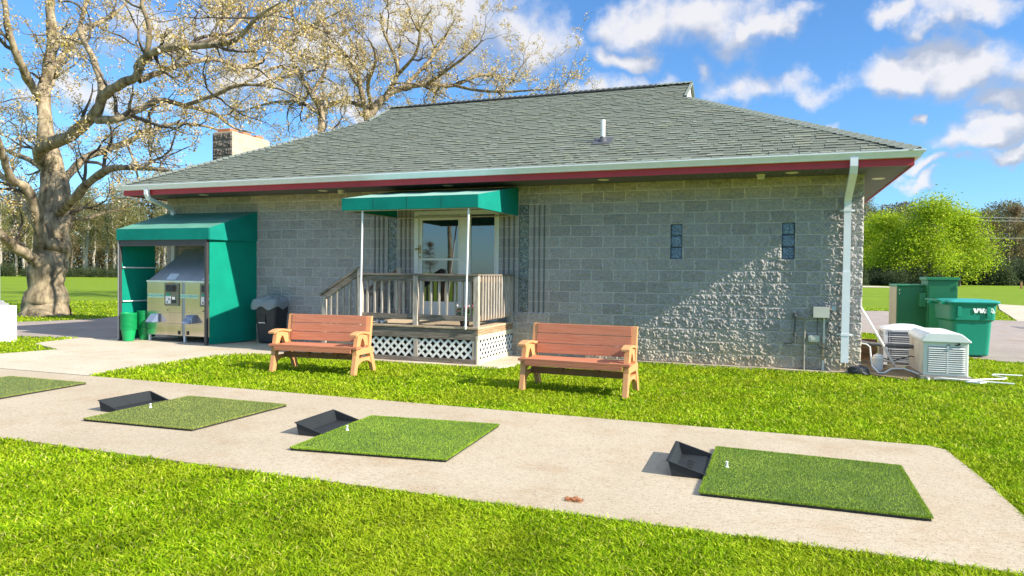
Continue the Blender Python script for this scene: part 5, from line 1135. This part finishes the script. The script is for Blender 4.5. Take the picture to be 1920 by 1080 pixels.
L1 = [
 ([(85, 596, 0), (86, 575, 0), (88, 540, 0), (92, 500, 0), (98, 460, .2), (103, 420, .3), (103, 370, .3), (98, 320, .4), (94, 285, .4), (86, 240, .5), (82, 190, .8), (90, 130, 1.), (98, 80, 1.2), (95, 20, 1.2), (88, -60, 1.4), (92, -150, 1.5), (80, -240, 1.6)], [47, 39, 33, 31, 31, 29, 27, 25, 22, 18, 16, 15, 14, 12, 9, 6, 2], .55),
 ([(84, 505, -.2), (55, 480, -.8), (25, 462, -1.6), (0, 440, -2.4), (-50, 430, -3.6), (-120, 400, -5), (-190, 380, -6)], [18, 14, 12, 11, 9, 6, 2], .8),
 ([(88, 470, 0), (72, 420, -.6), (62, 380, -1.0), (45, 350, -1.4), (20, 335, -2), (8, 300, -2.6), (-10, 250, -3.4), (-50, 200, -4), (-90, 170, -5)], [17, 15, 13, 11, 10, 8, 7, 5, 2], .8),
 ([(86, 440, .1), (60, 410, .8), (30, 360, 1.6), (4, 330, 2.4), (-40, 300, 3.4), (-100, 280, 5)], [14, 11, 9, 8, 5, 2], .8),
 ([(84, 200, .8), (60, 160, .2), (45, 133, -.4), (28, 95, -1.), (15, 50, -1.4), (8, 0, -1.6), (0, -60, -2)], [14, 12, 11, 9, 8, 6, 2], .9),
 ([(78, 300, .2), (74, 281, -.4), (122, 259, -1.2), (159, 233, -2.0), (181, 211, -2.4), (193, 181, -2.6), (222, 159, -3.0), (255, 144, -3.4), (268, 110, -3.6), (318, 89, -4.2), (392, 85, -4.6), (444, 74, -5), (481, 33, -5.4), (525, 5, -5.8)], [17, 16, 15, 14, 13, 11, 11, 10, 9, 8, 6.5, 5, 4, 1.5], 1.0),
 ([(181, 225, -2.3), (222, 222, -2.6), (262, 205, -2.2), (300, 188, -1.8), (345, 198, -1.6), (400, 212, -1.2), (440, 240, -1.), (480, 250, -.6)], [10, 9, 8, 7, 6, 5, 3, 1.2], 1.1),
 ([(112, 350, .4), (130, 326, 1.2), (159, 296, 2.0), (207, 278, 2.8), (237, 267, 3.2), (275, 248, 3.8), (330, 232, 4.4), (400, 240, 5), (450, 262, 5.6)], [14, 12, 11, 10, 9, 7, 5, 4, 1.5], 1.1),
 ([(112, 400, 0), (140, 370, -.8), (167, 341, -1.4), (204, 318, -2.), (267, 315, -2.8), (326, 322, -3.4), (360, 330, -4)], [13, 12, 10, 9, 6, 4, 1.5], .9),
 ([(120, 405, .4), (150, 412, 1.2), (192, 400, 2), (225, 392, 2.6), (250, 380, 3)], [7, 6, 5, 4, 1.5], .7),
 ([(193, 181, -2.6), (186, 140, -2.2), (165, 92, -1.8), (150, 55, -1.5), (160, 8, -1.2), (165, -60, -1)], [9, 8, 7, 6, 5, 2], 1.0),
 ([(255, 144, -3.4), (277, 92, -3.8), (278, 45, -4.0), (266, 5, -4.2), (270, -60, -4.4)], [7, 6, 5, 4, 1.5], 1.0),
 ([(262, 150, -3.2), (300, 135, -2.6), (345, 120, -2.), (400, 111, -1.4), (470, 126, -.8), (520, 88, -.2), (565, 62, .4)], [8, 7, 6, 5, 4.5, 3, 1.2], 1.2),
 ([(95, 130, 1.), (120, 100, 1.8), (150, 60, 2.6), (210, 30, 3.4), (260, -20, 4)], [10, 8, 7, 5, 2], 1.0),
 ([(80, 185, .8), (100, 150, 2.), (150, 50, 4), (200, 54, 5)], [8, 7, 4, 1.5], .8),
 ([(98, 330, .4), (55, 300, 2), (18, 285, 4), (-30, 260, 5)], [10, 8, 6, 2], .8),
 ([(345, 198, -1.6), (400, 180, -2.2), (450, 160, -2.6), (520, 165, -3), (570, 190, -3.2)], [5, 4.5, 4, 3, 1.2], 1.2),
 ([(237, 267, 3.2), (250, 300, 2.6), (262, 340, 2.2), (278, 352, 2)], [4, 3.5, 2.5, 1], 1.0),
 ([(392, 85, -4.6), (430, 60, -4), (470, 10, -3.4), (500, -40, -3)], [5, 4, 3, 1.2], 1.2),
]
oak1, w1 = oak('oak_tree', (-24.35, 4.1, 0), D1, L1, 'huge gnarled oak with pale bark and cream young leaves left of the clubhouse', 5, 13, .038)
D2 = 37.0
b2_ = at(690, 520, D2); b2_[2] = 0
L2 = [
 ([(688, 515, 0), (690, 400, 0), (690, 300, 0), (691, 235, 0), (700, 205, 0), (722, 182, .3), (755, 165, .6), (800, 158, 1), (850, 160, 1.2), (905, 140, 1.4), (960, 150, 2)], [22, 20, 17, 14, 12, 9, 8, 7, 5, 4, 1.2], 1.0),
 ([(691, 235, 0), (684, 200, -.4), (676, 165, -.8), (668, 130, -1), (640, 100, -1.4), (600, 112, -2), (560, 100, -2.6)], [10, 8, 7, 6, 5, 4, 1.2], 1.3),
 ([(722, 182, .3), (745, 140, 0), (738, 100, -.4), (720, 60, -.8), (712, 20, -1)], [7, 6, 5, 3.5, 1.2], 1.4),
 ([(755, 165, .6), (800, 120, 1.4), (830, 80, 2), (850, 40, 2.4)], [6, 5, 4, 1.2], 1.5),
 ([(800, 158, 1), (840, 130, -.4), (880, 100, -1.4), (905, 75, -2)], [5, 4, 3, 1], 1.5),
 ([(850, 160, 1.2), (900, 170, 0), (960, 172, -1), (1010, 168, -2), (1050, 172, -3)], [4.5, 4, 3, 2, .8], 1.4),
 ([(676, 165, -.8), (655, 130, .6), (660, 80, 1.4), (640, 40, 2), (650, 5, 2)], [6, 5, 4, 3, 1], 1.4),
 ([(684, 200, -.4), (640, 190, 1), (600, 205, 2), (560, 190, 3)], [6, 5, 3, 1], 1.3),
 ([(745, 140, 0), (780, 100, -1.6), (790, 50, -2.4), (810, 15, -3)], [5, 4, 3, 1], 1.5),
 ([(700, 205, 0), (690, 160, -2), (705, 110, -4), (690, 70, -5)], [6, 5, 4, 1], 1.4),
 ([(960, 150, 2), (985, 115, 2), (1000, 95, 2.2)], [2, 1.5, .8], 1.4),
]
oak2, w2 = oak('oak_tree', tuple(b2_), D2, L2, 'spreading oak with cream young leaves rising behind the roof ridge', 5, 10, .045)
D3 = 33.0
b3_ = at(585, 520, D3); b3_[2] = 0
L3 = [
 ([(590, 520, 0), (592, 400, 0), (598, 300, 0), (602, 215, 0), (585, 175, 0), (562, 140, 0), (545, 95, 0), (555, 50, 0), (540, 5, 0), (550, -50, 0)], [15, 13, 11, 9, 8, 7, 6, 5, 3, 1.2], 1.3),
 ([(602, 215, 0), (570, 195, 1), (530, 190, 2), (480, 200, 3), (440, 215, 3.6)], [6, 5, 4, 3, 1], 1.5),
 ([(562, 140, 0), (520, 125, -1), (470, 150, -2), (430, 165, -3)], [5, 4, 3, 1], 1.5),
 ([(545, 95, 0), (500, 60, 1), (460, 40, 2), (430, 20, 3)], [5, 4, 3, 1], 1.5),
 ([(555, 60, 0), (600, 40, -1), (640, 20, -2)], [4, 3, 1], 1.4),
 ([(585, 175, 0), (610, 130, 1), (620, 80, 2), (600, 40, 3)], [5, 4, 3, 1], 1.4),
]
oak3, w3 = oak('oak_tree', tuple(b3_), D3, L3, 'slimmer oak showing above the left roof slope between the two larger oaks', 5, 10, .043)
tag(oak3, group='two big old oaks by the clubhouse')
for o in (oak1, oak2, oak3): o['group'] = 'old oaks around the clubhouse'

# distant woods: a few kinds of tree, each built once and then copied
def far_tree(kind):
    r = empty(kind); w = MB(); tips = []
    H_ = {'bright_leafy_tree': 17, 'bare_olive_tree': 20, 'brown_budding_tree': 18, 'bushy_shrub': 5}[kind]
    if kind != 'bushy_shrub':
        tp = []; q = np.zeros(3)
        for i in range(9): tp.append(tuple(q)); q = q+np.array([rng.normal(0, .18), rng.normal(0, .18), H_*.11])
        w.tube(tp, [H_*.016*(1-.1*i) for i in range(9)], 6, cap=False)
        nb = 40
        for i in range(nb):
            t = .22+.78*rng.random() if kind != 'bare_olive_tree' else .35+.65*rng.random(); k = min(7, int(t*8)); p = np.array(tp[k]); a = rng.random()*6.28
            Lb = H_*(.34 if kind == 'bright_leafy_tree' else .2)*(1.15-t*.75)*(.6+.7*rng.random()); d = np.array([math.cos(a), math.sin(a), .35+.9*rng.random()]); d /= np.linalg.norm(d); P = [p]
            for j in range(4): d = d+rvec()*.28; d /= np.linalg.norm(d); P.append(P[-1]+d*Lb/4)
            w.tube([tuple(x) for x in P], [.10, .07, .05, .035, .02], 3, cap=False)
            tips += P[1:]
            for x in P[2:]:
                for _ in range(3): tips.append(x+rvec()*Lb*.28*rng.random())
    else:
        for i in range(90):
            a = rng.random()*6.28; rr = 3.2*math.sqrt(rng.random()); z = H_*(.1+.85*rng.random())*(1-(rr/3.6)**2*.6); tips.append(np.array([math.cos(a)*rr, math.sin(a)*rr, z]))
        for i in range(6): a = i*1.05; w.tube([(0, 0, 0), (math.cos(a)*1.2, math.sin(a)*1.2, H_*.6)], .06, 3, cap=False)
    per, sz, sp = {'bright_leafy_tree': (32, .17, 1.0), 'bare_olive_tree': (7, .13, .55), 'brown_budding_tree': (8, .14, .5), 'bushy_shrub': (60, .17, .6)}[kind]
    tones = {'bright_leafy_tree': [(.36, .50, .015), (.46, .58, .02), (.24, .36, .015), (.52, .60, .04)], 'bare_olive_tree': [(.24, .22, .07), (.19, .20, .06), (.30, .25, .10), (.15, .19, .04)], 'brown_budding_tree': [(.22, .15, .07), (.26, .19, .09), (.17, .15, .05), (.28, .16, .09)], 'bushy_shrub': [(.06, .09, .03), (.09, .13, .04), (.05, .075, .03), (.11, .13, .06)]}[kind]
    w.build('trunk', bark('far_bark' if kind != 'bare_olive_tree' else 'far_pale_bark', (.12, .10, .075) if kind != 'bare_olive_tree' else (.30, .26, .20), (.2, .17, .13) if kind != 'bare_olive_tree' else (.42, .37, .30)), r)
    leaves([(t, 1) for t in tips], per, sz, sp, M_LEAF, r, 'crown', tones); return r
protos = {}
def plant(kind, x, y_, s, label, grp):
    if kind not in protos: protos[kind] = o = far_tree(kind)
    else: o = copy_tree(protos[kind])
    o.location = (x, y_, -.05); o.scale = (s*random.uniform(.9, 1.1), s*random.uniform(.9, 1.1), s*random.uniform(.92, 1.08)); o.rotation_euler = (0, 0, random.random()*6.28); tag(o, label, 'tree' if kind != 'bushy_shrub' else 'shrub', grp); return o
def where(px, lo, hi, words): return words[min(len(words)-1, max(0, int((px-lo)/(hi-lo)*len(words))))]
def gpt(px, D): p = at(px, 540, D); return p[0], p[1]
LAB = {'bare_olive_tree': 'tall thin olive tree with pale trunk in the woods beyond the left field', 'brown_budding_tree': 'brown budding tree in the woods beyond the far field', 'bushy_shrub': 'dark low shrub along the edge of the right woods'}
for i in range(44):
    px = -160+i*15.5+random.uniform(-9, 9); D = 136+random.uniform(0, 26); x, y_ = gpt(px, D)
    plant('bare_olive_tree', x, y_, random.uniform(.72, 1.05), 'thin pale-trunked olive tree beyond the left field, '+where(px, -160, 540, ['past the left edge of view', 'left of the oak trunk', 'just behind the oak trunk', 'between oak trunk and shelter', 'seen over the shelter roof', 'near the chimney', 'behind the clubhouse']), 'pale trunked trees beyond the left field')
for i in range(16):
    px = -150+i*40+random.uniform(-15, 15); x, y_ = gpt(px, 168+random.uniform(0, 20)); plant('brown_budding_tree', x, y_, random.uniform(.9, 1.15), 'brown budding tree at the back of the left woods, '+where(px, -150, 500, ['past the left edge of view', 'behind the oak limbs', 'above the shelter', 'behind the clubhouse']), 'budding trees at the back of the woods')
for i in range(22):
    px = -150+i*28+random.uniform(-10, 10); x, y_ = gpt(px, 134+random.uniform(0, 3)); plant('bushy_shrub', x, y_, random.uniform(.35, .6), 'low green bush edging the left field, '+where(px, -150, 470, ['past the left edge of view', 'left of the oak trunk', 'right of the oak trunk', 'behind the shelter', 'behind the clubhouse']), 'bushes edging the left field')
for (px, D, s, lab) in ((1668, 138, 1.06, 'bright lime green tree nearest the building corner'), (1735, 130, 1.2, 'bright lime green tree, fullest of the row beyond the waste cart'), (1798, 134, 1.08, 'bright lime green tree at the right end of the lit row'), (1632, 150, .95, 'bright lime green tree partly behind the building corner')):
    x, y_ = gpt(px, D); plant('bright_leafy_tree', x, y_, s, lab, 'bright trees beyond the right field').scale = (s*1.12, s*1.12, s*.84)
for i in range(26):
    px = 1560+i*19+random.uniform(-9, 9); x, y_ = gpt(px, 172+random.uniform(0, 30)); plant(('brown_budding_tree', 'bare_olive_tree')[i % 2], x, y_, random.uniform(.95, 1.22), ('brown budding tree', 'thin olive tree')[i % 2]+' at the back of the right woods, '+where(px, 1540, 2060, ['behind the clubhouse corner', 'behind the bright trees', 'above the waste cart', 'right of the bright trees', 'past the right edge of view']), 'back row of the right woods')
for i in range(20):
    px = 1790+i*11+random.uniform(-5, 5); x, y_ = gpt(px, 150+random.uniform(0, 14)); plant('bushy_shrub', x, y_, random.uniform(1.0, 1.5), 'dark shrub edging the right woods, '+where(px, 1785, 2005, ['beside the last bright tree', 'above the marker post', 'past the right edge of view']), 'dark shrubs edging the right woods')
for i in range(12):
    px = 1600+i*13+random.uniform(-5, 5); x, y_ = gpt(px, 126+random.uniform(0, 8)); plant('bushy_shrub', x, y_, random.uniform(.5, .75), 'low shrub at the foot of the bright trees, '+where(px, 1595, 1750, ['by the clubhouse corner', 'above the shorter cabinet', 'above the taller cabinet']), 'shrubs below the bright trees')
# woods behind the photographer, the ones mirrored in the door glass
for i, (x, y_, s, k) in enumerate([]+[(-90+i*9+random.uniform(-3, 3), -150+random.uniform(-8, 8), random.uniform(.55, .8), 'brown_budding_tree' if i % 2 else 'bare_olive_tree') for i in range(14)]):
    plant(k, x, y_, s, 'tree standing behind the photographer, seen only mirrored in the door glass', 'trees mirrored in the glass')
ok4 = copy_tree(oak3); ok4.location = (-31, -50, 0); ok4.rotation_euler = (0, 0, 2.4); tag(ok4, 'old oak behind the photographer, seen only mirrored in the door glass', 'tree', 'old oaks around the clubhouse')
# a dense far mass closing the gaps between the trees
def mass(name, px0_, px1_, D, hh, n, tones):
    x0, y0 = gpt(px0_, D); x1, y1 = gpt(px1_, D); t = rng.random(n); dpt = rng.random(n)*14; dx_, dy_ = (x1-x0), (y1-y0); L_ = math.hypot(dx_, dy_); nx_, ny_ = -dy_/L_, dx_/L_
    if ny_*1 < 0: nx_, ny_ = -nx_, -ny_
    top = hh*(.75+.35*vnoise(t*9, t*0+3, 11)+.12*vnoise(t*40, t*0, 12))
    z = rng.random(n)**1.1*top; C0 = np.stack([x0+dx_*t+nx_*dpt, y0+dy_*t+ny_*dpt, z], 1)
    a = rng.normal(size=(n, 3)); a /= np.linalg.norm(a, axis=1)[:, None]; b_ = rng.normal(size=(n, 3)); s = .50*(.5+rng.random(n))[:, None]
    b_ /= np.linalg.norm(b_, axis=1)[:, None]; V_ = np.stack([C0-a*s, C0+b_*s*.6, C0+a*s], 1).reshape(-1, 3); tn = np.array(tones)[rng.integers(0, len(tones), n)]
    o = npmesh(name, V_, np.arange(3*n).reshape(n, 3), M_LEAF, None, cols=np.repeat(tn, 3, 0)); tag(o, kind='stuff'); return o
tag(mass('far_woods', -200, 520, 185, 23, 90000, [(.14, .12, .06), (.17, .155, .06), (.10, .10, .045), (.20, .16, .08)]), 'far mass of olive brown woods closing the left horizon', 'woods')
tag(mass('far_woods', 1540, 2080, 205, 24, 80000, [(.13, .11, .06), (.16, .13, .07), (.09, .10, .045), (.17, .12, .08)]), 'far mass of brown woods closing the right horizon', 'woods')
# power line beyond the right field
for i, (px, D) in enumerate(((1725, 150), (2130, 142))):
    x, y_ = gpt(px, D); u = empty('utility_pole', (x, y_, 0)); tag(u, ('grey utility pole hidden among the bright trees', 'grey utility pole further right along the wires')[i], 'utility pole')
    MB().tube([(0, 0, 0), (0, 0, 15.5)], [.17, .12], 8).build('pole', M_WZ, u); MB().box(-1.2, 1.2, -.06, .06, 14.7, 14.9).build('crossarm', M_WX, u)
    if i == 0: PA = np.array([x, y_, 0])
    else: PB = np.array([x, y_, 0])
for k, (za, zb, lab) in enumerate(((14.9, 14.3, 'topmost power line'), (14.2, 13.7, 'middle power line'), (10.3, 10.6, 'lowest power line'))):
    pts = [tuple(PA*(1-t)+PB*t+np.array([0, 0, za*(1-t)+zb*t-4*.5*t*(1-t)])) for t in np.linspace(0, 1, 12)]
    o = MB().tube(pts, .045, 4).build('power_line', mat('wire_grey', (.45, .45, .46))); tag(o, lab+' strung beyond the right field', 'power line', 'power lines')

# ------------------------------------------------------------------ grass blades
def lawn_mask(x, y_):
    m = np.ones(x.shape, bool)
    for P in (PATH, SLAB, DRIVE_L, DRIVE_R, WALK_R):
        m &= ~inpoly(x, y_, P)
    m &= ~((x > -14.65) & (x < .02) & (y_ > -.02) & (y_ < 8)); m &= ~((x > -5.4) & (x < .05) & (y_ > -.12)); m &= ~((x > -9.35) & (x < -5.4) & (y_ > -1.9)&(y_<1)); m &= ~((x > -14.8) & (x < -11) & (y_ > -1.9) & (y_ < 1))
    m &= ~(inpoly(x, y_, [(.05, -.12), (.5, -.42), (.78, -.25), (.75, .9), (.55, 1.9), (.02, 2.0)]) & (vnoise(x*9, y_*9, 3) > .25))
    m &= ~((np.abs(x-1.15) < .33) & (np.abs(y_-.25) < .6)); m &= ~((np.abs(x+17.04) < .29) & (np.abs(y_+2.32) < .29))
    return m
fwd = math.atan2(AF[1], AF[0])
def blades(n, r0, r1, pw, spread_a, seed):
    g_ = np.random.default_rng(seed); u = g_.random(n)
    if abs(pw) < 1e-6: r_ = r0*(r1/r0)**u
    else: r_ = (r0**pw+(r1**pw-r0**pw)*u)**(1/pw)
    a = fwd+(g_.random(n)*2-1)*spread_a; x = CAMPOS[0]+r_*np.cos(a); y_ = CAMPOS[1]+r_*np.sin(a); k = lawn_mask(x, y_); return x[k], y_[k], r_[k], g_
def add_grass(name, label, n, r0, r1, pw, seed):
    x, y_, r_, g_ = blades(n, r0, r1, pw, R(47), seed); n = len(x)
    # blades spill a little over the edges of the concrete
    a = g_.random(n)*np.pi*2; lean = (.012+g_.random(n)*.055); la = g_.random(n)*np.pi*2
    tuft = vnoise(x*5, y_*5, 21)*.5+vnoise(x*13, y_*13, 22)*.5
    h = (.011+.019*g_.random(n))*(.45+1.1*tuft); w = .0019*(1+r_/3.2)*(.7+.6*g_.random(n))
    ca, sa = np.cos(a)*w, np.sin(a)*w; z0 = -.012
    p0 = np.stack([x-ca, y_-sa, np.full(n, z0)], 1); p1 = np.stack([x+ca, y_+sa, np.full(n, z0)], 1)
    mx0 = np.cos(la)*lean*.45; my0 = np.sin(la)*lean*.45
    q0 = np.stack([x-ca*.8+mx0, y_-sa*.8+my0, h*.6], 1); q1 = np.stack([x+ca*.8+mx0, y_+sa*.8+my0, h*.6], 1); tp = np.stack([x+np.cos(la)*lean, y_+np.sin(la)*lean, h], 1)
    V_ = np.stack([p0, p1, q1, q0, tp], 1).reshape(-1, 3); b_ = np.arange(n)*5
    F3 = np.concatenate([np.stack([b_, b_+1, b_+2], 1), np.stack([b_, b_+2, b_+3], 1), np.stack([b_+3, b_+2, b_+4], 1)])
    base = np.array([(.22, .37, .006), (.30, .45, .008), (.40, .52, .012), (.17, .31, .006), (.56, .62, .06), (.60, .56, .16)]); wts = np.array([.27, .27, .2, .14, .09, .03])
    big_ = vnoise(x*.9, y_*.9, 31); ti = g_.choice(6, n, p=wts); c = base[ti]*(.66+.40*g_.random(n))[:, None]*(.70+.38*vnoise(x*2.3, y_*2.3, 41)+.28*vnoise(x*8, y_*8, 42))[:, None]
    patch = np.clip((.6*vnoise(x*1.6+7, y_*1.6, 33)+.4*vnoise(x*5+7, y_*5, 34)-.42)*4, 0, 1)[:, None]; c = c*(1-patch*.35)+np.array([.42, .47, .02])*patch*.35*(.8+.4*g_.random(n))[:, None]
    o = npmesh(name, V_, F3, M_GRB, None, cols=np.repeat(c, 5, 0)); tag(o, label, 'grass', kind='stuff')
M_GRB = mat('grass_blade', (1, 1, 1), rough=.65, var=.0, attr='tone', trans=.35, spec=.08)
add_grass('lawn_grass', 'short bright green lawn grass in the foreground', 330000, 2.2, 5.2, -.2, 1)
add_grass('lawn_grass', 'short bright green lawn grass around the benches and beyond', 420000, 5.2, 40, -.45, 2)
